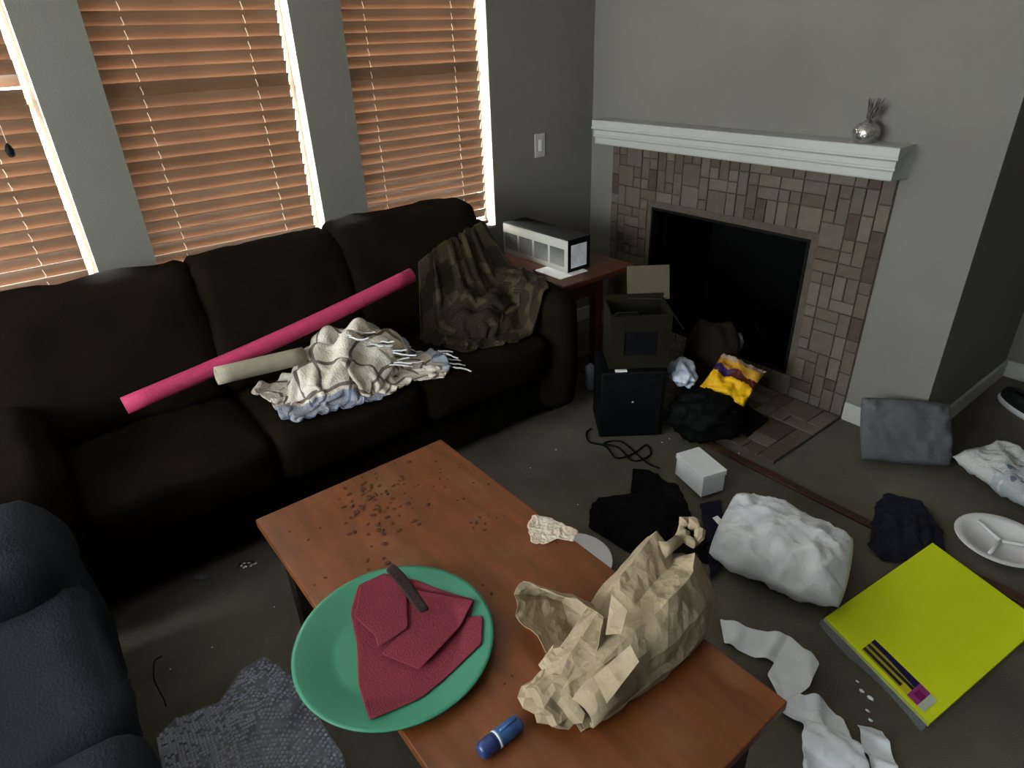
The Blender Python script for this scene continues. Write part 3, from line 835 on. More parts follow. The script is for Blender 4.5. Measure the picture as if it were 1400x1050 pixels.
# ---- blankets
def strands(name, lines, r, m, parent):
    V = []; F = []
    for ln in lines:
        P = [Vector(p) for p in ln]; b = len(V)
        for i, p in enumerate(P):
            t = (P[min(i+1, len(P)-1)]-P[max(i-1, 0)]).normalized(); x = t.orthogonal().normalized(); y = t.cross(x)
            for k in range(4): V.append(tuple(p+(x*math.cos(k*PI/2)+y*math.sin(k*PI/2))*r))
        for i in range(len(P)-1):
            for k in range(4): F.append((b+i*4+k, b+i*4+(k+1) % 4, b+i*4+4+(k+1) % 4, b+i*4+4+k))
    return tag(mesh(name, V, F, m, parent, True), kind='stuff')
def pz3(*pts): return [at(u, v, z) for u, v, z in pts]
out = pz3((385, 575, .48), (370, 548, .49), (345, 528, .50), (388, 503, .52), (425, 470, .56), (466, 432, .62), (505, 438, .61), (545, 452, .58), (592, 460, .55), (618, 495, .5), (606, 516, .48), (568, 520, .48), (520, 545, .48), (455, 563, .48), (412, 575, .48))
hb = hmax(flat(0.475), mound(0.47, *at(480, 505, 0.5)[:2], 0.17, 0.25, 0.17, rot=0.3, bumps=0.35, seed=2))
pb, X = cloth('throw_blanket', out, (0, 5, 9, 12), 64, 52, hb, M_PLAID, slack=1.6, seed=5, amp=0.12, freq=2.1, steps=36, pin=0.35, t=0.006, bend=0.25, grav=0.003)
tag(pb, 'cream plaid fringed throw blanket heaped on the brown sofa seat', 'blanket')
rs = random.Random(4); lines = []
def frng(p, d, n=4, L=0.06):
    p = Vector(p); d = Vector(d).normalized(); q = [p]
    for i in range(n):
        q.append(q[-1]+d*(L/n)+Vector((rs.uniform(-.006, .006), rs.uniform(-.006, .006), rs.uniform(-.006, .003))))
    return [tuple(a) for a in q]
for j in range(0, 52, 3):
    p = X[-1, j]; lines.append(frng(p, (0.35, 0.5, -0.12), L=rs.uniform(.05, .08)))
for k in range(16):
    i = rs.randint(26, 40); j = rs.randint(20, 40); p = X[i, j]+np.array([0, 0, 0.012])
    lines.append(frng(p, (rs.uniform(.2, .6), rs.uniform(.3, .7), 0.0), L=rs.uniform(.05, .09)))
strands('fringe', lines, 0.0032, M_FOAM, pb)
out = [(0.375, -1.40), (0.355, -1.22), (0.345, -1.03), (0.44, -0.94), (0.62, -0.90), (0.76, -1.0), (0.81, -1.22), (0.74, -1.44), (0.53, -1.52)]
hb2 = hmax(sofa_h, mound(0.47, 0.5, -1.2, 0.2, 0.2, 0.13, bumps=0.3, seed=1))
cbk, X2 = cloth('patchwork_blanket', out, (0, 2, 5, 7), 56, 52, hb2, M_PATCH, slack=1.42, seed=19, amp=0.09, freq=1.6, steps=46, pin=0.3, t=0.006, bend=0.25)
tag(cbk, 'dark olive and brown patchwork blanket bunched over the sofa corner', 'blanket')
# ================================================================== CLUTTER ON THE COFFEE TABLE
PC = (1.803, -2.362)
pl = lathe('plate', [(0.0, 0.004), (0.125, 0.004), (0.14, 0.006), (0.165, 0.016), (0.205, 0.024), (0.213, 0.026), (0.214, 0.023), (0.206, 0.019), (0.168, 0.011), (0.142, 0.001), (0.135, 0.0), (0.0, 0.0)],
           (PC[0], PC[1], TBZ), M_GREEN, None, 72)
tag(pl, 'large green plastic plate overhanging the coffee table edge', 'plate')
def plate_h(x, y):
    d = np.hypot(x-PC[0], y-PC[1])
    return TBZ+np.interp(d, [0, 0.14, 0.165, 0.21, 0.214, 0.22], [0.004, 0.006, 0.016, 0.026, 0.026, 0.0])
npk, X = cloth('napkin', px((490, 800), (525, 785), (570, 792), (648, 820), (642, 842), (660, 843), (658, 880), (620, 912), (575, 950), (505, 985), (489, 930), (486, 870), (478, 832), z=0.475), (0, 3, 6, 9), 34, 30,
               plate_h, M_RED, slack=1.05, seed=3, amp=0.014, freq=1.2, steps=26, pin=0.3, t=0.002, lift=0.012, bend=0.3)
tag(npk, 'crumpled maroon napkin spread on the green plate', 'napkin')
def over(base, add):
    return lambda x, y: base(x, y)+add
cloth('fold', px((492, 800), (525, 784), (555, 792), (556, 850), (515, 878), (512, 862), (483, 835), z=0.492), (0, 2, 4, 6), 20, 20, over(plate_h, 0.016), M_RED, npk, slack=1.12, seed=8, amp=0.016, freq=1.5, steps=22, pin=0.4, t=0.002, lift=0.006)
cloth('fold', px((556, 796), (600, 806), (648, 820), (628, 850), (572, 908), (520, 886), (550, 852), z=0.488), (0, 2, 4, 5), 20, 20, over(plate_h, 0.011), M_RED, npk, slack=1.03, seed=12, amp=0.008, freq=1.2, steps=18, pin=0.4, t=0.002, lift=0.004)
# dark strap lying across the napkin
def ribbon(name, left, right, m, parent=None, t=0.003, sub=1):
    A = [Vector(p) for p in left]; B = [Vector(p) for p in right]; n = len(A); V = []; uv = []
    for i in range(n):
        for j in range(5):
            V.append(tuple(A[i].lerp(B[i], j/4))); uv.append((i/(n-1), j/4))
    o = mesh(name, V, grid_faces(n, 5), m, parent, True, uv); solid(o, t, sub); return o
sl = [at(526, 780, .505), at(538, 792, .512), at(550, 808, .508), at(562, 824, .506), at(574, 840, .503)]
sr = [at(536, 768, .505), at(552, 782, .512), at(565, 800, .508), at(577, 818, .506), at(589, 834, .503)]
tag(ribbon('strap', sl, sr, M_DARKSTRAP, None, 0.006), 'short dark brown strap lying across the maroon napkin', 'strap')
# crumbs
CR = []
for k in range(4):
    bm = bmesh.new(); bmesh.ops.create_icosphere(bm, subdivisions=1, radius=1.0)
    for v in bm.verts: v.co = Vector((v.co.x, v.co.y*0.75, max(v.co.z*0.55, -0.3)+0.3))*(1+0.35*fbm(v.co*2, k))
    me = bpy.data.meshes.new('crumb'); bm.to_mesh(me); bm.free(); me.materials.append(M_CRUMB); CR.append(me)
rs = random.Random(11)
spots = []
for k in range(80): spots.append((rs.gauss(512, 22), rs.gauss(692, 34), rs.uniform(.005, .0095)))
for k in range(34): spots.append((rs.gauss(560, 60), rs.gauss(690, 45), rs.uniform(.0035, .006)))
spots += [(600+rs.uniform(-12, 12), 655+rs.uniform(-14, 14), .004) for _ in range(6)] + [(650+rs.uniform(-14, 14), 716+rs.uniform(-10, 10), .005) for _ in range(7)]
spots += [(378, 735, .004), (396, 727, .004), (422, 738, .005), (438, 722, .004), (445, 790, .005), (430, 800, .004), (628, 640, .004), (668, 662, .005), (690, 706, .003), (745, 706, .004), (660, 800, .004), (672, 812, .005), (700, 925, .004), (690, 935, .003), (760, 742, .005), (720, 690, .004)]
for u, v, r in spots:
    p = at(u, v, TBZ)
    if not (TBX[0]+.02 < p[0] < TBX[1]-.02 and TBY[0]+.02 < p[1] < TBY[1]-.02): continue
    if math.hypot(p[0]-PC[0], p[1]-PC[1]) < 0.225: continue
    o = bpy.data.objects.new('crumb', rs.choice(CR)); COL.objects.link(o)
    o.location = (p[0], p[1], TBZ); o.scale = (r*rs.uniform(.8, 1.4), r, r*0.6); o.rotation_euler = (0, 0, rs.uniform(0, 6.28))
    if math.hypot(u-512, v-692) < 62: lab = 'tiny dark brown crumb in the thick scatter of crumbs on the coffee table'
    elif math.hypot(u-650, v-716) < 30: lab = 'dark crumb in the small cluster between crumb scatter and torn tissue'
    elif u < 460: lab = 'lone dark crumb along the coffee table edge by the green plate'
    elif v > 780: lab = 'dark crumb between the green plate and the paper bag'
    elif u > 680: lab = 'dark crumb on the table beside the torn tissue'
    else: lab = 'stray dark brown crumb at the sofa end of the coffee table'
    tag(o, lab, 'crumb', 'crumbs on the coffee table')
# torn tissue and blue highlighter
tt, _ = cloth('torn_tissue', px((722, 722), (728, 706), (748, 708), (762, 714), (790, 728), (784, 742), (762, 738), (744, 746), (726, 742), z=TBZ), (0, 3, 5, 7), 24, 20, flat(TBZ), M_TORN, slack=1.3, seed=21, amp=0.012, freq=2.5, steps=24, pin=0.5, t=0.0015, lift=0.006)
tag(tt, 'torn crumpled beige tissue stuck on the coffee table edge', 'tissue')
pz = TBZ+0.0172
a = Vector(at(655, 1030, pz)); b = Vector(at(711, 986, pz)); ax = (b-a)
pen = thing('highlighter', 'stubby blue plastic highlighter lying on the coffee table', 'highlighter', ((a.x+b.x)/2, (a.y+b.y)/2, TBZ))
def along(ts): return [tuple(a+ax*t) for t in ts]
tube('barrel', along((0.0, 0.02, 0.08, 0.3, 0.45)), 0.0165, M_BLUEDARK, pen, 18, radii=[0.008, 0.013, 0.0165, 0.0168, 0.016])
tube('cap', along((0.45, 0.47, 0.7, 0.92, 0.98, 1.0)), 0.017, M_BLUE, pen, 18, radii=[0.0172, 0.0172, 0.017, 0.0165, 0.014, 0.008])
tube('band', along((0.40, 0.45)), 0.0174, M_CLEARBAG, pen, 18)
side = ax.cross(Vector((0, 0, 1))).normalized()
tube('clip', [tuple(Vector(p)+Vector((0, 0, 0.0175))) for p in along((0.5, 0.7, 0.9))], 0.003, M_BLUE, pen, 6)

# ---- brown paper bag
def loft(name, rings, m, parent=None, amp=0.006, freq=22.0, seed=0, cap0=False, cap1=False, smooth=False, t=0.0012, rows=4):
    """rings of points (closed loops) refined between, creased like paper"""
    R = [np.array(r, float) for r in rings]; n = len(R[0])
    def dense(r, k=3):
        rr = np.vstack([r, r[:1]]); o = []
        for i in range(n):
            for s in range(k): o.append(rr[i]+(rr[i+1]-rr[i])*s/k)
        return np.array(o)
    D = [dense(r) for r in R]; nn = len(D[0]); L = []
    for i in range(len(D)-1):
        for s in range(rows): L.append(D[i]+(D[i+1]-D[i])*s/rows)
    L.append(D[-1]); V = []
    for i, r in enumerate(L):
        for p in r:
            d = np.array([fbm(p*freq, seed), fbm(p*freq, seed+5), fbm(p*freq, seed+9)])
            d2 = np.array([abs(fbm(p*freq*0.5, seed+2))-.2]*3)
            q = p+amp*d+amp*0.8*d2
            q[2] = max(q[2], TBZ+0.002) if q[2] < TBZ+0.03 else q[2]
            V.append(tuple(q))
    F = []
    for i in range(len(L)-1):
        for k in range(nn): F.append((i*nn+k, i*nn+(k+1) % nn, (i+1)*nn+(k+1) % nn, (i+1)*nn+k))
    def cap(base):
        c = len(V); V.append(tuple(np.mean([V[base+k] for k in range(nn)], axis=0)))
        for k in range(nn): F.append((base+k, base+(k+1) % nn, c))
    if cap0: cap(0)
    if cap1: cap((len(L)-1)*nn)
    o = mesh(name, V, F, m, parent, smooth); solid(o, t, 0); return o
bag = thing('paper_bag', 'crumpled brown kraft paper bag lying torn open on the coffee table', 'paper bag', (2.1, -2.0, TBZ))
def ring(y, xr, xl, h, dy=0.0, tw=0.0):
    z = TBZ+0.003
    return [(xr, y, z), (xr+0.006, y, z+0.25*(h-z)), (xr-0.012, y+dy*.3, z+0.62*(h-z)), (xr-0.055, y+dy, h), ((xr+xl)/2, y+dy, h-0.006+tw),
            (xl+0.05, y+dy, h-0.004), (xl+0.012, y+dy*.5, z+0.6*(h-z)), (xl, y, z+0.2*(h-z)), (xl+0.02, y, z), ((xr+xl)/2, y, z)]
loft('bag_body', [ring(-2.195, 2.200, 2.085, 0.510), ring(-2.12, 2.215, 2.055, 0.535), ring(-2.04, 2.225, 2.03, 0.555, tw=-0.01), ring(-1.97, 2.228, 2.01, 0.572),
                  ring(-1.89, 2.225, 1.995, 0.585, tw=-0.02), ring(-1.825, 2.215, 1.985, 0.592, 0.0, -0.03), ring(-1.77, 2.19, 1.985, 0.60, -0.02, -0.045)], M_PAPER, bag, amp=0.010, freq=9, seed=3)
mouth = [at(702, 812, .515), at(714, 797, .545), at(750, 805, .568), at(790, 820, .58), at(822, 848, .575), at(818, 898, .525), at(788, 900, .505), at(750, 889, .50), at(722, 864, .50), at(706, 838, .505)]
cm = np.array(at(800, 846, 0.468))
loft('torn_mouth', [mouth] + [[np.array(p)*(1-s)+(cm+(np.array(p)-np.mean(mouth, axis=0))*0.62)*s for p in mouth] for s in (0.35, 0.7, 1.0)], M_PAPER, bag, amp=0.010, freq=18, seed=7, cap1=True)
lump('crumpled_end', at(765, 950, 0.48), (0.06, 0.06, 0.036), M_PAPER, bag, 0.6, 1.7, 5, 3, TBZ+0.001, False, False)
lump('crumpled_end', at(738, 948, 0.47), (0.026, 0.035, 0.022), M_PAPER, bag, 0.6, 1.8, 8, 3, TBZ+0.001, False, False)
lump('crumpled_side', at(782, 915, 0.478), (0.055, 0.06, 0.032), M_PAPER, bag, 0.5, 1.7, 15, 3, TBZ+0.001, False, False)
r0 = Vector(at(800, 968, 0.488))
ro = tube('rolled_end', [tuple(r0+Vector((0.004, -0.012, 0))), tuple(r0+Vector((0.0, 0.03, 0.004))), tuple(r0+Vector((-0.002, 0.10, 0.012)))], 0.03, M_PAPER, bag, 14, radii=[0.027, 0.033, 0.04], caps=False)
solid(ro, 0.010, 0)
# flat folded panel turned up on the bag and torn corner spike
fl = [at(862, 882, .583), at(874, 905, .575), at(830, 962, .530), at(812, 925, .535)]
o = mesh('folded_panel', fl, [(0, 1, 2, 3)], M_PAPER, bag); solid(o, 0.0015, 0)
o = mesh('torn_corner', [at(836, 812, .61), at(858, 835, .60), at(850, 866, .585), at(828, 868, .575), at(832, 840, .585)], [(0, 1, 2, 3, 4)], M_PAPER, bag); solid(o, 0.0015, 0)
hc = Vector(at(944, 727, 0.615)); pts = []
for k in range(14):
    an = 2*PI*k/14
    pts.append(hc+Vector((math.cos(an)*0.024-0.010*math.sin(an), math.sin(an)*0.022, math.sin(an)*0.008+0.004*math.sin(3*an))))
ho = tube('crumpled_loop', [tuple(p) for p in pts], 0.012, M_PAPER, bag, 8, closed=True, radii=[0.012+0.005*math.sin(2.3*k)+0.003*math.sin(5.1*k) for k in range(14)])
ho.data.polygons.foreach_set('use_smooth', [False]*len(ho.data.polygons))
tube('twisted_neck', [tuple(at(905, 752, .61)), tuple(at(915, 748, .614)), tuple(at(928, 738, .615))], 0.012, M_PAPER, bag, 8, radii=[0.02, 0.013, 0.012])

# ================================================================== CLUTTER BY THE HEARTH
ANG = math.atan2(0.22, 0.17); DX = Vector((math.cos(ANG), math.sin(ANG), 0)); NB = Vector((-math.sin(ANG), math.cos(ANG), 0))
A0 = Vector((1.04, -0.95, 0))
def obox(name, a, w, d, z0, z1, m, parent=None, bevel=0.0, seg=2):
    """box from front-left floor corner a, width along DX, depth along NB"""
    a = Vector(a); c = a+DX*w/2+NB*d/2
    return box(name, (c.x-w/2, c.y-d/2, z0), (c.x+w/2, c.y+d/2, z1), m, parent, bevel, seg, ANG, (c.x, c.y, (z0+z1)/2))
spk = thing('speaker', 'black box-shaped floor speaker standing between sofa arm and hearth', 'speaker', tuple(A0+DX*.14+NB*.12))
obox('cabinet', A0, 0.28, 0.24, 0.0, 0.325, M_BLACK, spk, 0.008)
obox('grille', A0+DX*.015-NB*.006, 0.25, 0.006, 0.02, 0.30, M_BLACKCLOTH, spk, 0.002, 1)
obox('power_light', A0+DX*.135-NB*.008, 0.008, 0.003, 0.18, 0.186, M_WHITEBOX, spk)
tag(obox('paper_clip_tag', A0+DX*.06+NB*.004, 0.05, 0.018, 0.326, 0.330, M_TOWEL), 'small white paper scrap on the front edge of the black speaker', 'paper')
ob = thing('storage_box', 'olive board storage box with a dark cut-out, sitting on the black speaker', 'box', tuple(A0+DX*.16+NB*.13+Vector((0, 0, .33))))
B0 = A0+DX*.035+NB*.025; bw, bd, z0, z1 = 0.255, 0.2, 0.331, 0.575
bm = bmesh.new()
def oprism(bm, a, w, d, z0, z1):
    a = Vector(a); P = [a, a+DX*w, a+DX*w+NB*d, a+NB*d]
    v = [bm.verts.new((p.x, p.y, z)) for z in (z0, z1) for p in P]
    for f in ((0, 1, 2, 3), (4, 5, 6, 7), (0, 1, 5, 4), (1, 2, 6, 5), (2, 3, 7, 6), (3, 0, 4, 7)): bm.faces.new([v[k] for k in f])
oprism(bm, B0, bw, 0.006, z0, z0+0.06); oprism(bm, B0, bw, 0.006, z0+0.17, z1); oprism(bm, B0, 0.06, 0.006, z0+0.06, z0+0.17); oprism(bm, B0+DX*.2, bw-.2, 0.006, z0+0.06, z0+0.17)
from_bm('front_panel', bm, M_OLIVE, ob)
bm = bmesh.new(); oprism(bm, B0+NB*.006, 0.006, bd-.012, z0, z1); oprism(bm, B0+NB*.006+DX*(bw-.006), 0.006, bd-.012, z0, z1); oprism(bm, B0+NB*(bd-.006), bw, 0.006, z0, z1+0.02); oprism(bm, B0+NB*.006+DX*.006, bw-.012, bd-.012, z0, z0+.006)
from_bm('box_shell', bm, M_OLIVE, ob)
obox('inner_liner', B0+DX*.05+NB*.0065, 0.16, 0.004, z0+0.05, z0+0.18, M_BLACKCLOTH, ob)
t0 = B0+NB*(bd-.004)+DX*0.10; t1 = B0+NB*(bd-.004)+DX*(bw+.03)
V = [(t0.x, t0.y, z1), (t1.x, t1.y, z1-.01), (t1.x+NB.x*.05, t1.y+NB.y*.05, z1+0.13), (t0.x+NB.x*.05, t0.y+NB.y*.05, z1+0.13)]
o = mesh('back_flap', V, [(0, 1, 2, 3)], M_TANBOARD, ob); solid(o, 0.005, 0); o['label'] = 'tan flap standing open'
s0 = B0+DX*bw
V = [(s0.x, s0.y, z1), tuple((s0+NB*(bd-.01)).to_3d()[:2])+(z1,), tuple((s0+NB*(bd-.01)+DX*.05).to_3d()[:2])+(z1-0.07,), tuple((s0+DX*.05).to_3d()[:2])+(z1-0.07,)]
o = mesh('side_flap', V, [(0, 1, 2, 3)], M_OLIVE, ob); solid(o, 0.005, 0)
V = [tuple(B0.to_3d()[:2])+(z1,), tuple((B0+DX*.12).to_3d()[:2])+(z1,), tuple((B0+DX*.10-NB*.035).to_3d()[:2])+(z1+0.03,), tuple((B0+DX*.02-NB*.035).to_3d()[:2])+(z1+0.03,)]
o = mesh('front_flap', V, [(0, 1, 2, 3)], M_OLIVE, ob); solid(o, 0.005, 0)

tag(lump('sack', (1.13, -0.30, 0.20), (0.13, 0.11, 0.23), M_BROWNSACK, None, 0.2, 1.2, 3, 4, 0.019, True, False), 'dark brown slumped sack standing on the hearth beside the olive box', 'sack')
tag(lump('bin_bag', (1.315, -0.57, 0.085), (0.15, 0.14, 0.12), M_BLACKBAG, None, 0.25, 1.3, 6, 4, 0.019, True, True, 0.6), 'bulging black bin bag slumped on the hearth edge beside the speaker', 'bin bag')
tag(lump('carrier_bag', at(934, 509, 0.255), (0.055, 0.10, 0.05), M_CLEARBAG, None, 0.4, 1.3, 9, 4, None, True, False, 0.8), 'crumpled bluish-white plastic bag on top of the black bin bag', 'plastic bag')
c = Vector(at(1002, 518, 0.235)); toward = (Vector(CAM)-c).normalized(); rgt = Vector((0, 0, 1)).cross(toward).normalized(); nn_ = (toward*0.7+Vector((0, 0, 1))*0.7).normalized(); upv = nn_.cross(rgt).normalized()
r2 = rgt*0.93+upv*(-0.35); u2 = upv*0.93+rgt*0.35
tag(pillow('snack_bag', tuple(c), tuple(r2*0.105), tuple(u2*0.105), 0.028, M_BAGPRINT, None, 22, 0.03, 4, 3.5), 'crumpled yellow bag with purple and maroon band beside the black bin bag', 'bag')
tag(lump('plastic_wrap', at(1006, 471, 0.22), (0.03, 0.04, 0.055), M_FILM, None, 0.6, 1.6, 2, 3, None, False, True), 'scrap of clear grey plastic wrap in front of the firebox', 'plastic wrap')
tag(lump('plastic_bottle', at(808, 516, 0.07), (0.032, 0.032, 0.075), M_CLEARBAG, None, 0.3, 2.2, 12, 3, 0.001, True, True), 'crushed whitish plastic bottle on the floor between sofa arm and speaker', 'bottle')
fc = px((994, 580), (1018, 553), (1050, 575), (1022, 598), z=0.02)
bm = bmesh.new(); vv = [bm.verts.new((p[0], p[1], z)) for z in (0.0195, 0.027) for p in fc]
for f in ((0, 1, 2, 3), (4, 5, 6, 7), (0, 1, 5, 4), (1, 2, 6, 5), (2, 3, 7, 6), (3, 0, 4, 7)): bm.faces.new([vv[k] for k in f])
tag(from_bm('black_folder', bm, M_BLACK), 'flat black folder lying on the hearth tiles beside the bin bag', 'folder')
pts = smooth_path([tuple(at(u, v, 0.006)) for u, v in ((808, 586), (802, 592), (806, 604), (828, 610), (843, 626), (866, 620), (884, 608), (889, 622), (866, 630), (846, 612), (826, 606), (850, 604), (884, 632), (902, 640))], 6)
tag(tube('power_cord', [tuple(p) for p in pts], 0.004, M_BLACK, None, 6), 'tangled thin black cord on the carpet in front of the speaker', 'cord')
# wood strip on the carpet
st = box('wood_strip', (1.33, -0.655, 0.0), (2.95, -0.618, 0.012), M_STRIPWOOD, bevel=0.003, seg=1)
tag(st, 'long thin brown wooden strip lying across the carpet before the hearth', 'wood strip')

# ================================================================== CLUTTER ON THE CARPET
out = px((806, 690), (818, 674), (862, 668), (866, 634), (888, 636), (912, 652), (928, 658), (944, 700), (985, 735), (972, 765), (935, 748), (870, 754), (838, 735), (806, 715), z=0.03)
hm = hmax(flat(0.002), mound(0, *at(885, 700, 0.03)[:2], 0.13, 0.2, 0.05, bumps=0.3, seed=3))
o, _ = cloth('black_shirt', out, (0, 4, 8, 11), 46, 40, hm, M_BLACKCLOTH, slack=1.3, seed=31, amp=0.04, freq=2.0, steps=34, pin=0.5, t=0.004, bend=0.2)
tag(o, 'heap of black clothing on the carpet beside the white box', 'clothing')
o, _ = cloth('dark_scarf', px((956, 690), (984, 684), (990, 712), (984, 780), (972, 795), (966, 745), z=0.012), (0, 2, 3, 4), 30, 24, flat(0.012), M_NAVYCLOTH, slack=1.25, seed=33, amp=0.02, freq=2.0, steps=24, pin=0.5, t=0.004)
tag(o, 'dark navy scarf tucked between the black clothing and white pillow', 'clothing')
wbx = thing('white_box', 'small plain white cardboard box sitting by the black clothing', 'box', (1.54, -0.895, 0.012))
box('carton_body', (1.455, -0.95, 0.012), (1.625, -0.845, 0.088), M_WHITEBOX, wbx, 0.002, 1, math.radians(-16), (1.54, -.8975, .05))
box('lid', (1.452, -0.953, 0.0885), (1.628, -0.842, 0.112), M_WHITEBOX, wbx, 0.002, 1, math.radians(-16), (1.54, -.8975, .10))
pw = pillow('pillow', (1.99, -1.065, 0.09), (0.215, 0.055, 0.0), (-0.066, 0.18, 0.0), 0.085, M_PILLOW, None, 40, 0.028, 3, 2.6, rnd=0.11)
tag(pw, 'plain white stuffed pillow lying on the carpet', 'pillow')
pt = [at(975, 707, .10), at(985, 712, .11), at(1000, 728, .10), at(992, 732, .09)]
tl = mesh('care_tag', [at(974, 708, .09), at(981, 705, .10), at(1002, 726, .10), at(994, 731, .09)], [(0, 1, 2, 3)], M_FOAM, pw); solid(tl, 0.001, 0)
# neon poster board pack
cA, cB, cC, cD = (np.array(at(1275, 742, .035)), np.array(at(1426, 852, .012)), np.array(at(1270, 990, .014)), np.array(at(1127, 845, .035)))
def board(s, t, dz=0.0):
    p = (1-s)*(1-t)*cA+s*(1-t)*cB+s*t*cC+(1-s)*t*cD     # s: A->B, t: A->D
    return p+np.array([0, 0, 0.006*math.sin(PI*s)*math.sin(PI*t)+dz])
n = 12; V = []; uv = []
for side in (0.0, -0.010):
    for i in range(n):
        for j in range(n):
            V.append(board(i/(n-1), j/(n-1), side)); uv.append((i/(n-1), j/(n-1)))
G = grid_faces(n, n); F = [tuple(f) for f in G]+[tuple(f[::-1]+n*n) for f in G]
per = [i*n for i in range(n)]+[(n-1)*n+j for j in range(1, n)]+[i*n+n-1 for i in range(n-2, -1, -1)]+[j for j in range(n-2, 0, -1)]
for k in range(len(per)):
    a_, b_ = per[k], per[(k+1) % len(per)]; F.append((a_, b_, b_+n*n, a_+n*n))
nb = thing('poster_board_pack', 'neon yellow poster board pack with a printed label in its corner', 'poster board', tuple((cA+cB+cC+cD)/4*np.array([1, 1, 0])))
mesh('board', V, F, M_NEON, nb, False, uv)
L0, L1 = 0.36, 0.93
V = []; uv = []
for i in range(10):
    for j in range(4):
        V.append(board(L0+(L1-L0)*i/9, 0.975-0.105*j/3, 0.0018)); uv.append((i/9, j/3))
o = mesh('label', V, grid_faces(10, 4), M_LABEL, nb, False, uv); o['label'] = 'printed strip label in dark, yellow and purple'
V = []
for i in range(14):
    s = i/13
    for t_, dz in ((1.0, 0.002), (1.02, -0.001+0.004*math.sin(9*s)), (1.045+0.012*math.sin(7*s), -0.006)): V.append(board(s, t_, dz))
o = mesh('wrap_edge', V, grid_faces(14, 3), M_FILM, nb, True); o['label'] = 'clear plastic wrapper edge'

# white tissue, towel, scrap
o, _ = cloth('toilet_paper', px((984, 848), (1030, 862), (1080, 872), (1120, 908), (1106, 942), (1068, 966), (1048, 928), (1058, 908), (1028, 900), (990, 882)), (0, 4, 5, 9), 48, 18, ridges(0.002, 0.5, 0.11, 0.011), M_TOWEL, slack=1.12, seed=41, amp=0.02, freq=2.5, steps=24, pin=0.5, t=0.0012, lift=0.006)
tag(o, 'white strip of toilet paper trailing on the carpet by the table corner', 'toilet paper')
o, _ = cloth('towel', px((1068, 962), (1090, 950), (1125, 962), (1155, 992), (1185, 1060), (1192, 1085), (1096, 1085), (1094, 1005), (1066, 980)), (0, 2, 5, 6), 34, 30, hmax(ridges(0.004, 0.9, 0.10, 0.022, 1.0), mound(0, *at(1128, 1015, 0.02)[:2], 0.15, 0.045, 0.045, rot=0.35, bumps=0.2)), M_TOWEL, slack=1.28, seed=43, amp=0.045, freq=1.3, steps=26, pin=0.5, t=0.003, lift=0.012)
tag(o, 'rumpled white cloth on the carpet joining the toilet paper strip', 'cloth')
o, _ = cloth('tissue', px((1170, 993), (1190, 996), (1206, 1002), (1226, 1052), (1222, 1075), (1196, 1066), (1180, 1030)), (0, 2, 4, 5), 20, 16, ridges(0.002, 1.9, 0.08, 0.018, 0.6), M_TOWEL, slack=1.12, seed=45, amp=0.02, freq=1.4, steps=22, pin=0.5, t=0.0015, lift=0.006)
tag(o, 'small curled white tissue beside the rumpled white cloth', 'tissue')
# paper plate half under the coffee table
rpl = 0.13; q_ = at(820, 744, 0.0); w_ = at(752, 792, 0.0)-q_; cpl = q_+w_/np.linalg.norm(w_)*rpl
pp = lathe('paper_plate', [(0.0, 0.003), (rpl*.72, 0.003), (rpl*.8, 0.008), (rpl*.98, 0.016), (rpl, 0.017), (rpl*.98, 0.013), (rpl*.78, 0.003), (rpl*.7, 0.0), (0, 0)], (cpl[0], cpl[1], 0.001), M_FOAM, None, 48)
tag(pp, 'white paper plate on the carpet, half under the coffee table', 'plate')
# divided foam plate
fpc = (2.425, -0.415, 0.002)
fpz = lathe('foam_plate', [(0.0, 0.004), (0.095, 0.004), (0.108, 0.018), (0.135, 0.022), (0.138, 0.020), (0.110, 0.013), (0.098, 0.0), (0, 0)], (fpc[0], fpc[1], 0.0135), M_FOAM, None, 48)
tag(fpz, 'white divided foam plate resting on the wooden strip', 'plate')
for an in (0.5, 2.6, 4.7):
    p0 = Vector((fpc[0], fpc[1], 0.025)); p1 = p0+Vector((math.cos(an)*0.10, math.sin(an)*0.10, 0.003))
    tube('divider', [tuple(p0), tuple(p0.lerp(p1, .5)), tuple(p1)], 0.006, M_FOAM, fpz, 8)
o, _ = cloth('navy_shirt', px((1196, 692), (1212, 680), (1258, 690), (1284, 728), (1292, 765), (1250, 772), (1205, 772), (1186, 752)), (0, 2, 4, 6), 34, 30, hmax(flat(0.014), mound(0, *at(1238, 725, .02)[:2], 0.09, 0.12, 0.045, bumps=.3)), M_NAVYCLOTH, slack=1.3, seed=51, amp=0.03, freq=2.2, steps=28, pin=0.5, t=0.004)
tag(o, 'dark navy crumpled shirt lying across the wooden strip', 'clothing')
sk = pillow('flowered_pillow', (2.345, -0.025, 0.075), (0.17, -0.062, 0.0), (0.055, 0.135, 0.0), 0.06, M_SPECK, None, 34, 0.022, 7, 2.6, rnd=0.08)
tag(sk, 'white pillow with blue flower specks lying on the carpet', 'pillow')
gp = pillow('grey_cushion', (1.968, -0.135, 0.13), (0.14, 0.115, 0.0), (-0.055, 0.06, 0.115), 0.045, M_GREYCUSH, None, 30, 0.015, 9, 5.0, rnd=0.1)
tag(gp, 'dark grey square cushion leaning against the chimney corner', 'cushion')
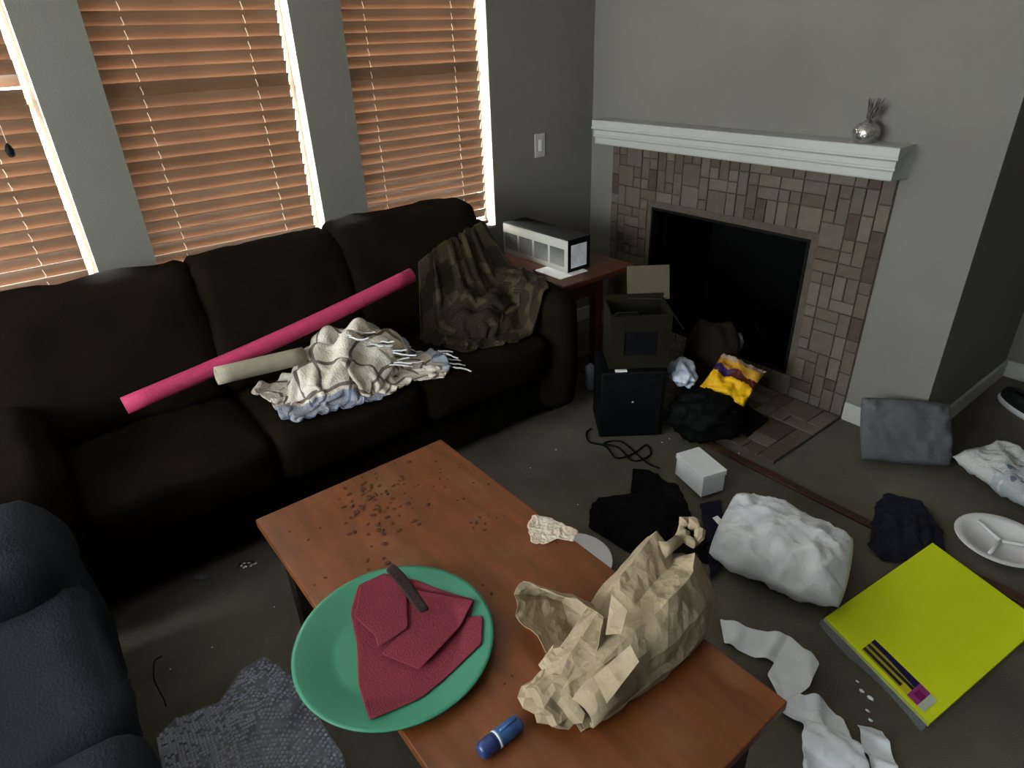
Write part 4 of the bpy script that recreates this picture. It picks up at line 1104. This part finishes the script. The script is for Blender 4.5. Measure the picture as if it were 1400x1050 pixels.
# shoe in the alcove
sc = Vector(at(1400, 556, 0.03)); sd = Vector((0.55, -0.35, 0)).normalized(); sn = Vector((-sd.y, sd.x, 0))
sh = thing('shoe', 'black slip-on shoe with pale sole in the alcove', 'shoe', (sc.x, sc.y, 0))
def shoe_ring(s, z, inset=0.0):
    P = []
    for k in range(24):
        an = 2*PI*k/24; L_ = math.cos(an)*0.135*s; W_ = math.sin(an)*(0.048+0.008*math.cos(an))*s
        P.append(tuple(sc+sd*L_+sn*W_+Vector((0, 0, z-sc.z))))
    return P
def rings_mesh(name, R, m, parent, cap=True):
    V = [p for r in R for p in r]; n = len(R[0]); F = []
    for i in range(len(R)-1):
        for k in range(n): F.append((i*n+k, i*n+(k+1) % n, (i+1)*n+(k+1) % n, (i+1)*n+k))
    if cap: F.append(tuple(range(n))[::-1])
    return mesh(name, V, F, m, parent, True)
rings_mesh('sole', [shoe_ring(1.0, 0.001), shoe_ring(1.05, 0.012), shoe_ring(1.04, 0.026), shoe_ring(0.96, 0.028)], M_FOAM, sh)
rings_mesh('upper', [shoe_ring(0.97, 0.027), shoe_ring(0.96, 0.05), shoe_ring(0.85, 0.075), shoe_ring(0.66, 0.085), shoe_ring(0.62, 0.08), shoe_ring(0.6, 0.035)], M_SHOE, sh, False)

# bubble wrap sheet
out = px((214, 1012), (240, 985), (300, 962), (330, 918), (362, 898), (398, 930), (425, 965), (470, 1035), (490, 1110), (360, 1150), (240, 1130), (222, 1060))
hbw = hmax(flat(0.003), mound(0, *at(370, 960, 0)[:2], 0.12, 0.12, 0.03, bumps=.4))
bw, X = cloth('bubble_wrap', out, (0, 4, 8, 10), 44, 40, hbw, M_BUBBLE, slack=1.12, seed=61, amp=0.03, freq=1.4, steps=30, pin=0.5, t=0.0012, lift=0.01)
tag(bw, 'sheet of clear bubble wrap on the carpet beside the blue couch', 'bubble wrap')
V = []; F = []
rs = random.Random(3)
du = np.gradient(X, axis=0); dv = np.gradient(X, axis=1); nrm = np.cross(du, dv); nrm /= np.linalg.norm(nrm, axis=2, keepdims=True)+1e-9
nrm[nrm[..., 2] < 0] *= -1
for i in range(1, 43):
    for j in range(1, 39):
        if rs.random() < 0.22: continue
        p = X[i, j]+(X[i, min(j+1, 39)]-X[i, j])*(0.5 if i % 2 else 0); q = nrm[i, j]+np.array([rs.gauss(0, .18), rs.gauss(0, .18), 0])
        a1 = Vector(q).orthogonal().normalized(); b1 = Vector(q).cross(a1); r = rs.uniform(0.0042, 0.0056)
        b = len(V)
        for h_, rr in ((0.0008, 1.0), (0.0034, 0.75)):
            for k in range(6):
                an = k*PI/3; V.append(tuple(Vector(p)+Vector(q)*h_+(a1*math.cos(an)+b1*math.sin(an))*r*rr))
        V.append(tuple(Vector(p)+Vector(q)*0.0044))
        for k in range(6):
            F.append((b+k, b+(k+1) % 6, b+6+(k+1) % 6, b+6+k)); F.append((b+6+k, b+6+(k+1) % 6, b+12))
tag(mesh('bubbles', V, F, M_BUBBLES, bw, True), kind='stuff')

# small litter on the carpet
o = lump('foil_scrap', at(337, 772, 0.008), (0.03, 0.012, 0.008), M_SILVER, None, 0.5, 2.0, 4, 3, 0.0005, False, True, 1.2)
tag(o, 'small shiny foil scrap on the carpet under the sofa front', 'foil scrap')
o = lump('clear_cap', at(276, 788, 0.008), (0.026, 0.014, 0.010), M_FILM, None, 0.4, 2.0, 6, 3, 0.0005, True, True, 1.2)
tag(o, 'small clear plastic scrap on the carpet near the foil scrap', 'plastic scrap')
pts = smooth_path([tuple(at(u, v, 0.003)) for u, v in ((222, 897), (212, 903), (210, 915), (211, 930), (218, 945), (224, 956), (227, 966))], 4)
tag(tube('black_wire', [tuple(p) for p in pts], 0.0022, M_BLACK, None, 5), 'short curled black wire on the carpet beside the bubble wrap', 'wire')
for k, (u, v, r) in enumerate(((1172, 932, .006), (1178, 945, .009), (1190, 955, .011), (1186, 972, .007), (1190, 985, .008), (1200, 918, .005), (1010, 620, .006), (905, 605, .006), (915, 600, .005), (790, 690, .004), (760, 615, .005), (725, 640, .004), (375, 830, .004), (290, 885, .004), (233, 915, .004))):
    p = at(u, v, 0.0)
    o = lump('paper_fleck', (p[0], p[1], r*0.2), (r*.8, r*0.5, r*0.25), M_TOWEL, None, 0.4, 2.0, k, 2, 0.0003, False)
    lab = 'tiny white paper fleck on the carpet beside the neon board' if k < 6 else ('tiny white fleck on the carpet near the tangled cord and speaker' if k < 12 else 'tiny white fleck on the carpet between sofa and bubble wrap')
    tag(o, lab, 'paper fleck', 'white flecks on the carpet')

# ---- ornament on the mantel
oc = at_y(1181, 192, -0.075); ox = float(oc[0])
orn = thing('ornament', 'small silvery globe ornament with dark sprigs on the mantel shelf', 'ornament', (ox, -0.07, 1.199))
lathe('globe', [(0.0, 0.0), (0.036, 0.0), (0.04, 0.006), (0.046, 0.02), (0.049, 0.036), (0.044, 0.054), (0.03, 0.068), (0.016, 0.074), (0.012, 0.08), (0.0, 0.081)], (ox, -0.07, 1.199), M_SILVER, orn, 28)
rs = random.Random(2)
for k in range(26):
    b = Vector((ox, -0.07, 1.272)); an = k*2.4; L_ = rs.uniform(0.03, 0.085); w_ = rs.uniform(0.012, 0.034)
    tip = b+Vector((math.cos(an)*w_+0.01, math.sin(an)*w_*0.6, L_)); midp = b.lerp(tip, 0.5)+Vector((rs.uniform(-.008, .008), rs.uniform(-.006, .006), 0))
    tube('sprig', [tuple(b), tuple(midp), tuple(tip)], 0.004, M_DARKSPRIG, orn, 4, radii=[0.002, 0.0028, 0.0012])
